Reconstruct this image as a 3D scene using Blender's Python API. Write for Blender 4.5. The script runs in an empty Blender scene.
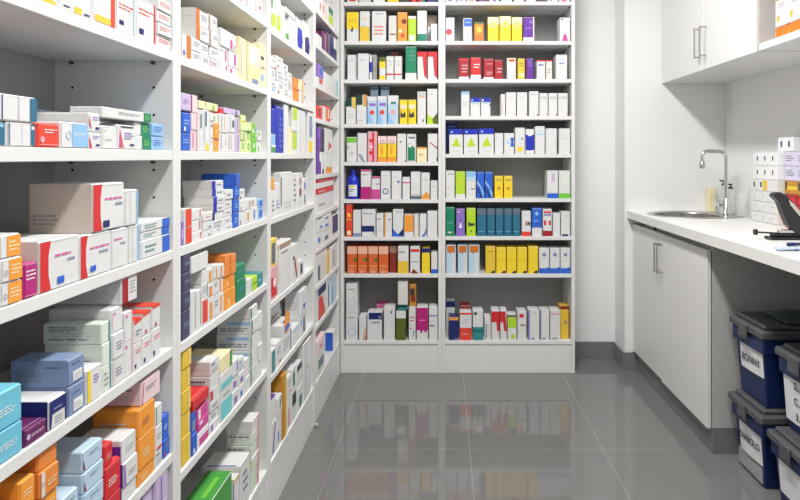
import bpy, math, random
from mathutils import Vector
C = bpy.context.scene.collection
H, F, PX, PY = 1.314, 624.0, 444.0, 157.0
XL = 0.632          # distance of the left shelving's front plane
YB = 3.796          # distance of the back shelving's front plane
random.seed(7)

# ------------------------------------------------------------------ materials
MATS = {}
def mat(name, rgb, rough=.5, metal=0, var=.04, scale=30, bump=0, coat=0, trans=0, ior=1.45):
    if name in MATS: return MATS[name]
    m = bpy.data.materials.new(name); m.use_nodes = True
    nt = m.node_tree; b = nt.nodes['Principled BSDF']
    tc = nt.nodes.new('ShaderNodeTexCoord'); n = nt.nodes.new('ShaderNodeTexNoise')
    n.inputs['Scale'].default_value = scale; n.inputs['Detail'].default_value = 3
    nt.links.new(tc.outputs['Object'], n.inputs['Vector'])
    r = nt.nodes.new('ShaderNodeValToRGB')
    r.color_ramp.elements[0].color = tuple(max(0, c*(1-var)) for c in rgb)+(1,)
    r.color_ramp.elements[1].color = tuple(min(1, c*(1+var)) for c in rgb)+(1,)
    r.color_ramp.elements[0].position = .3; r.color_ramp.elements[1].position = .7
    nt.links.new(n.outputs['Fac'], r.inputs['Fac']); nt.links.new(r.outputs['Color'], b.inputs['Base Color'])
    b.inputs['Roughness'].default_value = rough; b.inputs['Metallic'].default_value = metal
    b.inputs['Coat Weight'].default_value = coat; b.inputs['Coat Roughness'].default_value = .1
    b.inputs['Transmission Weight'].default_value = trans; b.inputs['IOR'].default_value = ior
    if bump:
        bp = nt.nodes.new('ShaderNodeBump'); bp.inputs['Strength'].default_value = bump; bp.inputs['Distance'].default_value = .002
        nt.links.new(n.outputs['Fac'], bp.inputs['Height']); nt.links.new(bp.outputs['Normal'], b.inputs['Normal'])
    MATS[name] = m; return m
def lin(h):
    f = lambda c: c/12.92 if c <= .04045 else ((c+.055)/1.055)**2.4
    return tuple(f(int(h[i:i+2], 16)/255) for i in (0, 2, 4))
PAL = {'1':'dccbbf'}; PAL.update(w='e0e1e1', W='efefef', g='c9c9c8', G='9da1a4', k='3a3b40', n='1e2a6e', N='4a4468', b='2b66d2', B='1b2fb4',
  l='8fc0ea', L='6cc3dc', c='bcd6ea', q='7f92b8', r='d8262c', R='a91c26', x='e8442e', o='f79e2c', O='ec8a34', Q='de6226', K='eeb49c', e='e8a03c',
  y='f7d60f', Y='e9c32e', a='c98a1a', m='b91d7a', M='d4499a', p='e6a9b4', P='efd3da', v='6a2fa6', V='8d6fc8', u='cbb8dc',
  s='12865f', S='2f8a8c', t='14646e', i='b5dc1e', I='72c83a', z='d9e8a4', Z='47a043', d='5d6a22', D='123f3a', f='f3e6b8', h='dedcd6',
  H='a88e78', j='6b2460', J='2b6f8f', A='5f7282', E='8a3020', C='cf7420', X='d8d2ea', T='6fd0d8', U='dfe8dc')
def pm(k):
    c=lin(PAL[k]); l=.3*c[0]+.6*c[1]+.1*c[2]
    return mat('print_'+PAL[k], tuple(x*.96+l*.04 for x in c), .42, var=.02)

def soft(k):                                    # small print seen from afar is paler than a solid patch
    c=lin(PAL[k]); return mat('fine_print_'+PAL[k], tuple(x*.85+.15*.55 for x in c), .45, var=.02)
# ------------------------------------------------------------------ mesh builder
class MB:
    def __init__(s): s.v=[]; s.f=[]; s.m=[]; s.mats=[]; s.sm=[]
    def mi(s, m):
        if m not in s.mats: s.mats.append(m)
        return s.mats.index(m)
    def face(s, pts, m, smooth=False):
        n=len(s.v); s.v+= [tuple(p) for p in pts]; s.f.append(tuple(range(n, n+len(pts)))); s.m.append(s.mi(m)); s.sm.append(smooth)
    def grid(s, vs, fs, m, smooth=False):
        n=len(s.v); s.v+=[tuple(p) for p in vs]; k=s.mi(m)
        for f in fs: s.f.append(tuple(n+i for i in f)); s.m.append(k); s.sm.append(smooth)
    def box(s, x0,y0,z0,x1,y1,z1, m, c=.0012):
        c=min(c, (x1-x0)*.3, (y1-y0)*.3, (z1-z0)*.3)
        X=(x0,x1); Y=(y0,y1); Z=(z0,z1); vs=[]; idx={}
        for i in (0,1):
            for j in (0,1):
                for k in (0,1):
                    sx=(1,-1)[i]; sy=(1,-1)[j]; sz=(1,-1)[k]
                    for a in range(3):
                        p=[X[i]+sx*c, Y[j]+sy*c, Z[k]+sz*c]; p[a]=(X[i],Y[j],Z[k])[a]
                        idx[(i,j,k,a)]=len(vs); vs.append(p)
        fs=[]
        def q(l, out):
            pts=[Vector(vs[t]) for t in l]; nrm=(pts[1]-pts[0]).cross(pts[2]-pts[0])
            fs.append(l if nrm.dot(Vector(out))>0 else l[::-1])
        for a in range(3):
            for e in (0,1):
                l=[]
                for (p,r) in ((0,0),(1,0),(1,1),(0,1)):
                    t=[0,0,0]; t[a]=e; t[(a+1)%3]=p; t[(a+2)%3]=r; l.append(idx[(*t,a)])
                o=[0,0,0]; o[a]=2*e-1; q(l,o)
        for a in range(3):                       # edge chamfers along axis a
            b_,c_=(a+1)%3,(a+2)%3
            for p in (0,1):
                for r in (0,1):
                    t0=[0,0,0]; t0[b_]=p; t0[c_]=r; t1=list(t0); t1[a]=1
                    o=[0,0,0]; o[b_]=2*p-1; o[c_]=2*r-1
                    q([idx[(*t0,b_)], idx[(*t1,b_)], idx[(*t1,c_)], idx[(*t0,c_)]], o)
        for i in (0,1):
            for j in (0,1):
                for k in (0,1): q([idx[(i,j,k,a)] for a in range(3)], (2*i-1,2*j-1,2*k-1))
        s.grid(vs, fs, m)
    def lathe(s, prof, m, cx=0, cy=0, sx=1, sy=1, n=28, close=True):
        vs=[]; fs=[]
        for (r,z) in prof:
            for k in range(n):
                a=2*math.pi*k/n; vs.append((cx+r*sx*math.cos(a), cy+r*sy*math.sin(a), z))
        for i in range(len(prof)-1):
            for k in range(n): k2=(k+1)%n; fs.append((i*n+k, i*n+k2, (i+1)*n+k2, (i+1)*n+k))
        s.grid(vs, fs, m, True)
        if close:
            for i,rv in ((0,True),(len(prof)-1,False)):
                if prof[i][0]>1e-4:
                    l=[(cx+prof[i][0]*sx*math.cos(2*math.pi*k/n), cy+prof[i][0]*sy*math.sin(2*math.pi*k/n), prof[i][1]) for k in range(n)]
                    s.face(l[::-1] if rv else l, m)
    def tube(s, pts, r, m, n=12, cap=True):
        pts=[Vector(p) for p in pts]; vs=[]; fs=[]; up=None
        for i,p in enumerate(pts):
            d=(pts[min(i+1,len(pts)-1)]-pts[max(i-1,0)]).normalized()
            if up is None:
                up=Vector((0,0,1)) if abs(d.z)<.9 else Vector((0,1,0))
            a=d.cross(up).normalized(); b=a.cross(d).normalized(); up=b
            rr=r[i] if isinstance(r,(list,tuple)) else r
            for k in range(n): t=2*math.pi*k/n; vs.append(p+a*rr*math.cos(t)+b*rr*math.sin(t))
        for i in range(len(pts)-1):
            for k in range(n): k2=(k+1)%n; fs.append((i*n+k,(i+1)*n+k,(i+1)*n+k2,i*n+k2))
        s.grid(vs, fs, m, True)
        if cap: s.face(vs[:n], m); s.face(vs[-n:][::-1], m)
    def prism(s, poly, ax, a0, a1, m):
        """poly in the two axes other than ax, extruded a0..a1 along ax"""
        def P(u,v,w):
            return (w,u,v) if ax==0 else (u,w,v) if ax==1 else (u,v,w)
        area=sum(poly[i][0]*poly[(i+1)%len(poly)][1]-poly[(i+1)%len(poly)][0]*poly[i][1] for i in range(len(poly)))
        if (area<0) != (ax==1): poly=poly[::-1]
        n=len(poly)
        s.face([P(*p,a1) for p in poly], m); s.face([P(*p,a0) for p in poly][::-1], m)
        for i in range(n):
            j=(i+1)%n; s.face([P(*poly[i],a0),P(*poly[j],a0),P(*poly[j],a1),P(*poly[i],a1)], m)
    def build(s, name, parent=None, loc=(0,0,0), rz=0):
        me=bpy.data.meshes.new(name); me.from_pydata(s.v, [], s.f)
        for m in s.mats: me.materials.append(m)
        me.polygons.foreach_set('material_index', s.m); me.polygons.foreach_set('use_smooth', s.sm)
        me.update(); o=bpy.data.objects.new(name, me); C.objects.link(o)
        if parent: o.parent=parent
        o.location=loc; o.rotation_euler=(0,0,rz); return o
def tag(o, label=None, cat=None, group=None, kind=None):
    if label: o['label']=label
    if cat: o['category']=cat
    if group: o['group']=group
    if kind: o['kind']=kind
    return o
def thing(name, label, cat, loc=(0,0,0), rz=0, group=None):
    o=bpy.data.objects.new(name, None); C.objects.link(o); o.location=loc; o.rotation_euler=(0,0,rz); o.empty_display_size=.05
    return tag(o, label, cat, group)

# ------------------------------------------------------------------ cartons
class Face:
    """a rectangle in space that prints can be laid on: origin, u vector, v vector, normal"""
    def __init__(s, o, u, v, n, e=.0004): s.o,s.u,s.v,s.n,s.e=Vector(o),Vector(u),Vector(v),Vector(n),e
    def p(s, a, b, lift=0): return s.o+s.u*a+s.v*b+s.n*(s.e+lift)
def put(mb, fc, kind, col, a, lift):
    m=pm(col) if kind!='T' else soft(col); W=fc.u.length; Hh=fc.v.length
    def poly(pts, l=0):
        P=[fc.p(x,y,lift+l) for x,y in pts]
        if (P[1]-P[0]).cross(P[2]-P[0]).dot(fc.n)<0: P=P[::-1]
        mb.face(P, m)
    if kind=='R': poly([(a[0],a[1]),(a[2],a[1]),(a[2],a[3]),(a[0],a[3])])
    elif kind=='P': poly([(a[i],a[i+1]) for i in range(0,len(a),2)])
    elif kind=='C': poly([(a[0]+a[2]*math.cos(t*math.pi/10), a[1]+a[2]*W/Hh*math.sin(t*math.pi/10)) for t in range(20)])
    elif kind=='O':                                # ring
        for t in range(20):
            t0,t1=t*math.pi/10,(t+1)*math.pi/10; r0,r1=a[2],a[2]*.68
            poly([(a[0]+r*math.cos(q), a[1]+r*W/Hh*math.sin(q)) for r,q in ((r0,t0),(r0,t1),(r1,t1),(r1,t0))])
    elif kind=='T':                                # rows of small print
        n=int(a[4]) if len(a)>4 else 3; h=(a[3]-a[1])/n
        for i in range(n):
            y=a[1]+h*(i+.2); x=a[0]; end=a[2]-(random.random()*.35*(a[2]-a[0]) if i%2==0 else 0)
            while x<end-.01:
                w=min((a[2]-a[0])*random.uniform(.12,.32), end-x)
                poly([(x,y),(x+w,y),(x+w,y+h*.42),(x,y+h*.42)]); x+=w+(a[2]-a[0])*.05
def carton_faces(w,d,h):
    return {'F':Face((-w/2,-d/2,0),(w,0,0),(0,0,h),(0,-1,0)), 's':Face((-w/2,d/2,0),(0,-d,0),(0,0,h),(-1,0,0)),
            'u':Face((-w/2,-d/2,h),(w,0,0),(0,d,0),(0,0,1)), 'r':Face((w/2,-d/2,0),(0,d,0),(0,0,h),(1,0,0))}
AUTO=['T F G .12 .55 .85 .85 3;R F n .12 .12 .3 .3','T F G .1 .5 .9 .8 2;R F r .6 .1 .9 .2','T F A .15 .6 .8 .85 2;T F G .15 .2 .7 .4 2',
 'R F q .1 .6 .45 .8;T F G .1 .15 .9 .45 3','T F k .1 .62 .7 .82 1;T F G .1 .2 .9 .5 3','R F p 0 .1 .12 .9;T F G .2 .3 .9 .8 4','R F g 0 0 1 .16;T F A .1 .5 .8 .8 2',
 'T F n .1 .6 .8 .8 1;R F l .1 .15 .6 .3;T F G .1 .4 .9 .55 1','R F S .86 .05 .96 .95;T F G .1 .3 .75 .8 3','P F r .1 .1 .35 .1 .1 .4;T F G .3 .5 .9 .85 3']
AI=[0]
def carton_mesh(w,d,h,base,prints,flap):
    """returns (body, flap or None): a chamfered folding carton with its printing; the end flap is a mesh of its own when near enough to show"""
    b=MB(); bm=pm(base); c=min(.0024 if flap is not None and w<.2 else .0016, .07*min(w,h))
    b.box(-w/2,-d/2,0,w/2,d/2,h,bm,c)
    fcs=carton_faces(w,d,h); fl=None
    if flap:
        fl=MB(); t=.0011
        fl.box(-w/2+c*.7,-d/2-t,c*.7,w/2-c*.7,-d/2+.0002,h-c*.7,bm,.0004)
        fcs['F'].o=Vector((-w/2+c*.7,-d/2-t,c*.7)); fcs['F'].u=Vector((w-1.4*c,0,0)); fcs['F'].v=Vector((0,0,h-1.4*c))
    # glued seam and tuck slits of the carton
    for k,y in (('F',.965),): put(fl or b, fcs[k],'R','g',[.03,y,.97,y+.012],.00005)
    put(b,fcs['u'],'R','g',[.02,.07,.98,.08],0); put(b,fcs['s'],'T','g',[.15,.25,.8,.6,3],0)
    if not prints or prints=='auto':
        prints=AUTO[AI[0]%len(AUTO)]; AI[0]+=1
    elif prints[0]=='+': prints=prints[1:]+';'+'T F g .15 .4 .85 .6 2'
    for i,t in enumerate(prints.split(';')):
        t=t.split()
        if not t or t[0]=='-': continue
        fc=t[1]; put((fl if (fl and fc=='F') else b), fcs[fc], t[0], t[2], [float(x) for x in t[3:]], .0002*(i+1))
    return b, fl
ORD=['','first','second','third','fourth','fifth','sixth','seventh','eighth','ninth','tenth','eleventh','twelfth','thirteenth','fourteenth','fifteenth','sixteenth','seventeenth','eighteenth','nineteenth','twentieth']
BOXES=[]   # collected, then the 300 that show largest become things
def parse(side, where, zbase, depthmax, text, shelf_group, flap, zmax=9, ulim=(-9,9)):
    """side 'L' = left shelving (fronts face +X), 'B' = back shelving (fronts face -Y).
    line: x0 x1 [set=..] [d=..] [^] | ytop,look,base,prints | ytop,..."""
    cols=[l.strip() for l in text.strip().splitlines() if l.strip()]
    placed=[]; cls={'f':[], 'b':[], 't':[]}
    def klass(hd): return 't' if '^' in hd else 'b' if any(t.startswith('set=') and float(t[4:])>=.05 for t in hd) else 'f'
    for l in cols: hd=l.split('|')[0].split(); cls[klass(hd)].append(float(hd[0]))
    for ln in cols:
        seg=ln.split('|'); hd=seg[0].split(); x0,x1=float(hd[0]),float(hd[1])
        setb=.005 if side=='L' else .012; dep=.1 if side=='L' else .1; up=False
        for t in hd[2:]:
            if t.startswith('set='): setb=float(t[4:])
            elif t.startswith('d='): dep=float(t[2:])
            elif t=='^': up=True
        setb+=random.uniform(0,.002)
        dep=min(dep, depthmax-setb-.004)
        if side=='L':
            P=XL+setb; u0=P*F/(PX-x0); u1=P*F/(PX-x1); zf=lambda y: H+(PY-y)*P/(PX-x0)
        else:
            P=YB+setb; u0=(x0-PX)*P/F; u1=(x1-PX)*P/F; zf=lambda y: H+(PY-y)*P/F
        g=.0009+.006*(u1-u0); u0+=g; u1-=g
        if u0<ulim[0] or u1>ulim[1]: print('SIDE', where, ln[:30], round(u0-ulim[0],4), round(ulim[1]-u1,4)); u0=max(u0,ulim[0]+.001); u1=min(u1,ulim[1]-.001)
        for q in placed:
            if q[0]<u1-.0005 and q[1]>u0+.0005 and q[2]+.004<setb+dep and q[3]-.004>setb and not up: print('HIT', where, ln[:30])
        z=zbase+.0006
        if up:
            for (a0,a1,s0,s1,zt) in placed:
                if a0<u1 and a1>u0 and s0<setb+dep and s1>setb: z=max(z, zt+.0006)
        tiers=len(seg)-1; kl=klass(hd); lst=sorted(cls[kl]); k=lst.index(x0)+1
        only=len(lst)==1; pre={'f':'','b':'back ','t':'upper '}[kl]
        for ti,tx in enumerate(seg[1:]):
            a=[q.strip() for q in tx.split(',')]; yt=float(a[0]); look=a[1]; base=a[2]; pr=a[3] if len(a)>3 else 'auto'
            zt=zf(yt)
            if zt>zmax:
                print('CLAMP', where, ln[:40], ti, round(zt-zmax,4)); zt=zmax
            if zt-z<.012: print('THIN', where, ln[:40], ti, round(zt-z,4)); zt=z+.012
            if zt>zmax+.002: continue
            h=zt-z-.0004
            jd=random.uniform(-.003,.003) if ti else 0
            if kl=='t' and only: pos='resting on the others' if tiers==1 else ('lower','upper')[ti]+' of pair on top' if tiers==2 else ('bottom','middle','top')[min(ti,2)]+' of pile on top'
            elif kl=='b' and only: pos='standing behind the others' if tiers==1 else 'behind the others, '+('lowest','second up','third up','fourth up')[ti]
            elif only and tiers==1: pos='alone'
            else:
                o=pre+ORD[k]
                if tiers==1: pos=o+' from left'
                elif tiers==2: pos=('lower','upper')[ti]+' in '+o+' column'
                elif tiers==3: pos=('bottom','middle','top')[ti]+' of '+o+' column'
                else: pos=('bottom' if ti==0 else 'top' if ti==tiers-1 else ORD[ti+1]+' up')+' of '+o+' column'
            look_l=look if ('box' in look or 'bottle' in look) else look+' box'
            label=f'{look_l}, {pos}, {where}'
            w=u1-u0-(.0012 if ti%2 else 0)
            if side=='L':
                loc=(-(P+jd+dep/2), (u0+u1)/2, z); area=abs(x1-x0)*h/(P/F*(PX-x0)/(PX-x0))*1.0; area=(x1-x0)*h*F/((u0+u1)/2); rz=math.pi/2
            else:
                loc=((u0+u1)/2, P+jd+dep/2, z); area=(x1-x0)*h*F/P; rz=0
            BOXES.append(dict(loc=loc, rz=rz, w=w, d=dep, h=h, base=base, pr=pr, label=label, group=shelf_group, area=area, flap=flap, look=look))
            z+=h+.0004
        placed.append((u0,u1,setb-.004,setb+dep+.004,z-.0002))
NBOX=310; LP=(31,44,27); EXPO=-0.04
# ------------------------------------------------------------------ what stands on the shelves
LB={1:'nearest left bay',2:'second left bay',3:'third left bay',4:'farthest left bay'}
SH={1:'lowest shelf',2:'second shelf up',3:'third shelf up',4:'fourth shelf up',5:'fifth shelf up',6:'sixth shelf up',7:'seventh shelf up',8:'eighth shelf up',9:'ninth shelf up',10:'tenth shelf up',11:'eleventh shelf up'}
SH2={k:v.replace(' up','').replace('lowest','bottom') for k,v in SH.items()}
LZ={1:[-1.12,-.69,-.443,-.217,.015,.246],2:[-1.12,-.76,-.45,-.217,.015,.244,.484],3:[-1.12,-.805,-.535,-.225,.015,.24,.475,.717],
    4:[-1.12,-.84,-.645,-.46,-.283,-.089,.194,.365,.565,.74]}
LY=[.680,1.4774,2.257,3.055,3.782]      # centres of the uprights
def L(bay, shelf, text):
    w=f"{LB[bay]}'s {SH2[shelf]}"
    parse('L', w, H+LZ[bay][shelf-1], .262, text, f'medicine boxes on the {SH2[shelf]} of the {LB[bay]}', bay<=2, H+(LZ[bay]+[1.12])[shelf]-.0245, (LY[bay-1]+.0215, LY[bay]-.0222))
BZ={'l':[341,274,237,199.5,162,124,79.5,41,2],'r':[341,274,236.5,198.5,154,116,79,41,1.5]}
bxp=lambda px:(px-PX)*YB/F
def B(bay, shelf, text):
    n='back left bay' if bay=='l' else 'back right bay'
    parse('B', f"{n}'s {SH2[shelf]}", H+(PY-BZ[bay][shelf-1])*YB/F, .245, text, f'medicine boxes on the {SH2[shelf]} of the {n}', False, (H+(PY-BZ[bay][shelf])*YB/F-.0245) if shelf<9 else 2.43, ((bxp(340.2)+.0215,bxp(441.8)-.0215) if bay=='l' else (bxp(441.9)+.0215,bxp(575)-.0215)))

# nearest bay of the left shelving
L(1,6,'''
22 57 | -22, white and yellow, w, R F Y .55 0 .95 .3;T F G .1 .4 .8 .6 2
58 91 | -18, white and pale yellow, w, R F Y .45 0 .7 .3;R F n .1 .12 .3 .18;R F n .76 .06 .95 .14
92 115 | -16, white orange-edged, w, R F x .8 0 1 1;R F Y .05 .03 .78 .22
115.5 135 | -9, white red-lettered, w, T F x .1 .6 .9 .8 2;R F n .12 .18 .36 .3;R F c .9 0 1 1
135.5 155 | -5, white red-lettered, w, T F x .1 .6 .9 .8 2;R F n .12 .12 .36 .26;R F r .93 0 1 1
157 172 | 34, small white, w, T F x .1 .4 .9 .8 2;R F g 0 .93 1 1 | 21.5, small white, w, T F x .1 .4 .9 .8 2;R F k 0 0 1 .08 | 9, small white, w, T F x .1 .4 .9 .8 2;R F k 0 0 1 .08 | -3, small white, w, T F x .1 .4 .9 .8 2
''')
L(1,5,'''
-26 5 | 119, white blue-edged, w, R F J .72 0 1 1;R F l .78 .8 .95 .95
6 35 | 121, white blue-edged, w, R F g .5 0 .52 1;R F J .84 0 1 1;R F W .86 .75 .97 .9;R F J 0 0 .04 1
-18 37 ^ | 90, white blue-edged, w, R F n .3 0 .32 1;R F g .62 0 .64 1;R F J .86 0 1 1;T F G .02 .72 .26 .84 2
36 59 | 122, red, x, T F W .3 .58 .9 .82 2;C F p .2 .3 .1;R F p .1 .06 .95 .09
38 89 set=.16 d=.1 | 109, large pale blue, c, T F q .5 .7 .9 .85 1
60 88 | 121, white and light blue, w, R F l .38 0 1 1;T F W .45 .45 .9 .62 2;O F c .25 .5 .1
89 101 | 132, small white pink-lettered, w, P F r 0 0 .22 0 0 .8;T F V .3 .6 .9 .85 2;R F n .55 .15 .85 .28 | 112, small white pink-lettered, w, T F V .3 .6 .9 .85 2;P F r 0 .4 .2 .1 0 .9;R F n .55 .15 .85 .28
101.5 116 | 125, plain white, w, T F g .15 .3 .8 .5 1;R F Z .1 .75 .16 .82
116.5 135.5 | 124, white pink-flashed, w, P F M .05 .02 .32 .02 .1 .9;P F e .25 .02 .34 .02 .12 .8;R F k .15 .92 .85 .98;T F V .35 .4 .9 .75 3;R F n .65 .12 .9 .2
136 151 | 135.5, green-ended white, w, R F s .38 0 1 1;T F I .5 .3 .9 .8 3 | 121.5, green-ended white, w, R F s .38 0 1 1;T F I .5 .3 .9 .8 3
101 151 d=.06 ^ | 106, long green-ended white, w, R F s .83 0 1 1;T F I .86 .2 .97 .8 3;T F G .3 .45 .75 .8 2
151.5 163 | 136, small light blue, l, T F b .15 .3 .85 .8 3 | 123, small light blue, l, T F b .15 .3 .85 .8 3
''')
L(1,4,'''
-22 -1 d=.14 | 297, white, w
0 22 d=.13 | 284, orange-ended white, w, R F o .3 0 1 1;T F f .4 .25 .95 .8 3;O F G .14 .4 .1 | 260, orange-ended white, w, R F o .3 0 1 1;T F f .4 .25 .95 .8 3;O F G .14 .4 .1 | 236, orange-ended white, w, R F o .3 0 1 1;T F f .4 .25 .95 .8 3
23 37 d=.1 | 264, magenta, m, T F W .1 .5 .9 .85 3;R F p 0 .04 1 .06
38 78.5 d=.13 | 242, large red-edged white, w, P F r 0 0 .26 0 .2 .3 .2 .7 .26 1 0 1;T F M .36 .62 .95 .74 1;T F q .7 .48 .95 .62 1;R F b .42 .07 .6 .22;R s 1 0 0 1 1;T s g .1 .7 .6 .85 1
79 110.5 d=.13 | 236, large red-edged white, w, P F r 0 0 .22 0 .16 .3 .16 .7 .22 1 0 1;T F M .3 .62 .95 .74 1;T F q .6 .48 .95 .62 1;R F b .3 .1 .48 .24
111 127.5 d=.13 | 230, white red-lettered, w, T F M .1 .7 .9 .82 1;T F q .5 .56 .9 .7 1
128 139 d=.12 | 226, white blue-edged, w, R F l .82 0 1 1;R F g .3 0 .34 1
91.5 124 d=.112 ^ | 184, large beige red-edged, w, P F r 0 0 .27 0 .22 .3 .22 .7 .27 1 0 1;T F M .36 .62 .95 .74 1;T F q .7 .48 .95 .62 1;R F n .3 .05 .5 .2;R s 1 0 0 1 1;T s g .55 .84 .95 .9 1;T s G .04 .15 .5 .4 3
125 138 d=.1 ^ | 190, white blue-edged, w, R F l .84 0 1 1;R F g .3 0 .34 1
141 169.5 d=.08 | 241, thin blue-ended white, w, R F b .72 0 1 1;T F S .1 .25 .5 .8 2 | 232.5, thin blue-ended white, w, R F b .72 0 1 1;T F S .1 .25 .5 .8 2 | 223, thin blue-ended white, w, R F b .72 0 1 1;T F S .1 .25 .5 .8 2
''')
L(1,3,'''
-18 22.5 d=.12 | 443, large light blue, L, T F W .3 .35 .85 .6 3;T s W .2 .3 .8 .6 2 | 403, large light blue, L, T F W .3 .35 .85 .6 3
24 46.5 d=.1 | 431, plum, j, C F u .12 .5 .09;T F P .25 .4 .9 .62 2;R s j 0 0 1 1
47.5 66.5 d=.11 | 402, navy and white, w, P F n 0 0 .1 0 .16 .5 .9 .5 .92 0 1 0 1 1 0 1;T F q .25 .6 .85 .75 1;T F G .3 .1 .8 .4 3;R s n 0 0 1 1;T s W .25 .5 .6 .62 1;R s j 0 0 1 .2
67.5 85 d=.095 | 388, blue grey, q, T F n .2 .7 .8 .8 1;R F W .25 .08 .85 .5;T F G .3 .14 .8 .4 3;R s q 0 0 1 1 | 361, large blue grey, q, T F n .2 .75 .8 .88 1;R F W .25 .1 .85 .5;T F G .3 .16 .8 .42 3;R s q 0 0 1 1;T s n .6 .7 .9 .8 1;T s A .08 .2 .6 .65 5
86 102 d=.1 | 371, white yellow-edged, w, R F y 0 0 .22 1;T F v .4 .5 .8 .8 3
102.5 111 d=.11 | 367, pale grey teal-edged, U, R F S .85 0 1 1;T F G .1 .2 .7 .8 3 | 345, pale grey teal-edged, U, R F S .85 0 1 1;T s A .1 .2 .9 .3 1;T s k .85 .05 .95 .12 1 | 324, pale grey teal-edged, U, R F S .85 0 1 1;T s A .1 .2 .9 .3 1;T s A .1 .6 .6 .9 3
111.5 124 d=.12 | 361, white pink-lined, w, R F p .08 .1 .12 .9;T F A .25 .3 .8 .7 3 | 335, white pink-lined, w, T F A .25 .3 .8 .7 3;R F p .9 .1 .94 .9 | 310, white pink-lined, w, R F p .06 .1 .1 .9;R F M .2 .75 .32 .85
124.5 132.5 d=.12 | 343, slim white, w, R F M .1 .8 .3 .9;R F p .9 0 1 1 | 313, slim white, w, R F p .9 0 1 1;R F M .1 .8 .3 .9
121 137 d=.13 ^ | 279, red-edged white, w, R F R 0 0 .38 1;T F G .5 .3 .9 .9 4
133.5 142 d=.1 | 345, small white, w, R F n .1 .1 .3 .25;T F x .2 .6 .9 .8 2 | 321, orange-topped white, w, R u x 0 0 1 1;P F x 0 .8 1 .9 1 1 0 1;T F A .2 .3 .9 .6 2
142.5 151.5 d=.1 | 337.5, small white, w, R F n .1 .1 .3 .25;T F x .2 .6 .9 .8 2 | 314, orange-topped white, w, R u x 0 0 1 1;P F x 0 .85 1 .9 1 1 0 1;R F r .3 .1 .5 .25
152 161 d=.1 | 330, small white, w, R F n .1 .1 .3 .25;T F x .2 .6 .9 .8 2 | 307, orange-topped white, w, R u x 0 0 1 1;R F x 0 .9 1 1;R F r .3 .1 .5 .25
''')
L(1,2,'''
-8 18 d=.13 | 596, orange, O | 560, orange, o | 524, orange, o
20 36.5 d=.13 | 575, orange, o | 545, orange, O | 514, orange, o, R F W .8 0 1 .5 | 484, orange, o, T F f .2 .4 .8 .7 2
37.5 57.5 d=.14 | 552, orange, o | 526, orange, o | 501, orange white-edged, o, R F W 0 0 .14 .9;T F f .3 .4 .9 .7 2 | 474, dark orange, O, R F h 0 0 .2 1;O F A .1 .5 .07;T F f .35 .3 .9 .6 2 | 449, dark orange, O, T F e .3 .4 .8 .6 2
63 80 d=.1 | 530, white, w | 500, pale blue, c
82 103 d=.1 | 518, pale blue, c, T F q .3 .6 .8 .8 2 | 496, pale blue, c, T F q .3 .6 .8 .8 2;P F E 0 .1 .1 .1 0 .7 | 475, pale blue, c, T F q .3 .6 .8 .8 2;P F E 0 .1 .1 .1 0 .7 | 453, pale blue, c, T F q .3 .6 .8 .8 2;P F E 0 .1 .1 .1 0 .7
103.8 120.5 d=.09 | 502, red, r | 470, red, r, T F W .2 .3 .8 .6 3;T s p .2 .3 .8 .7 3
104.2 113 d=.07 ^ | 447, red, r, T F p .2 .3 .8 .6 3
121.3 136.5 d=.09 | 489, white purple-sided, w, R s v 0 0 1 1 | 465, white purple-sided, w, P F V 0 0 .15 0 .08 1 0 1;T F G .3 .3 .9 .6 2;R s v 0 0 1 1 | 441, white purple-sided, w, T F G .3 .3 .9 .6 2;R s v 0 0 1 .75;T s W .6 .3 .8 .5 1
137.3 154.5 d=.095 | 473, orange, o, T F f .2 .3 .7 .6 3 | 440, orange, o, T F f .2 .3 .7 .6 3 | 411, large orange, o, T F E .2 .3 .7 .6 3
141 160 d=.1 ^ | 383, mauve, P, P F r 0 .05 .03 0 .1 .95 .07 1;T F A .2 .5 .8 .75 2;T s A .2 .5 .8 .75 2
155.2 162.5 | 452, small white, w | 428, small white red-based, w, R F r .2 0 .9 .1;T F G .2 .4 .8 .7 2 | 407, small white green-lined, w, R F s .1 .1 .2 .9
163.5 172 d=.09 | 441, blue, b | 417, bright blue, b, T F W .2 .4 .7 .6 2
''')
L(1,1,'''
122 139 | 610, lavender, u | 570, lavender, u | 520, lavender, u
140 153 | 585, lavender, u | 530, lilac, u, R F W .3 .3 .6 .6 | 484, lilac, u, R F V .1 0 .2 1
154 167 | 560, lavender, u | 510, lavender, u, R F V .4 0 .5 1 | 465, lavender, u, R F V .4 0 .5 1
''')
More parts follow.
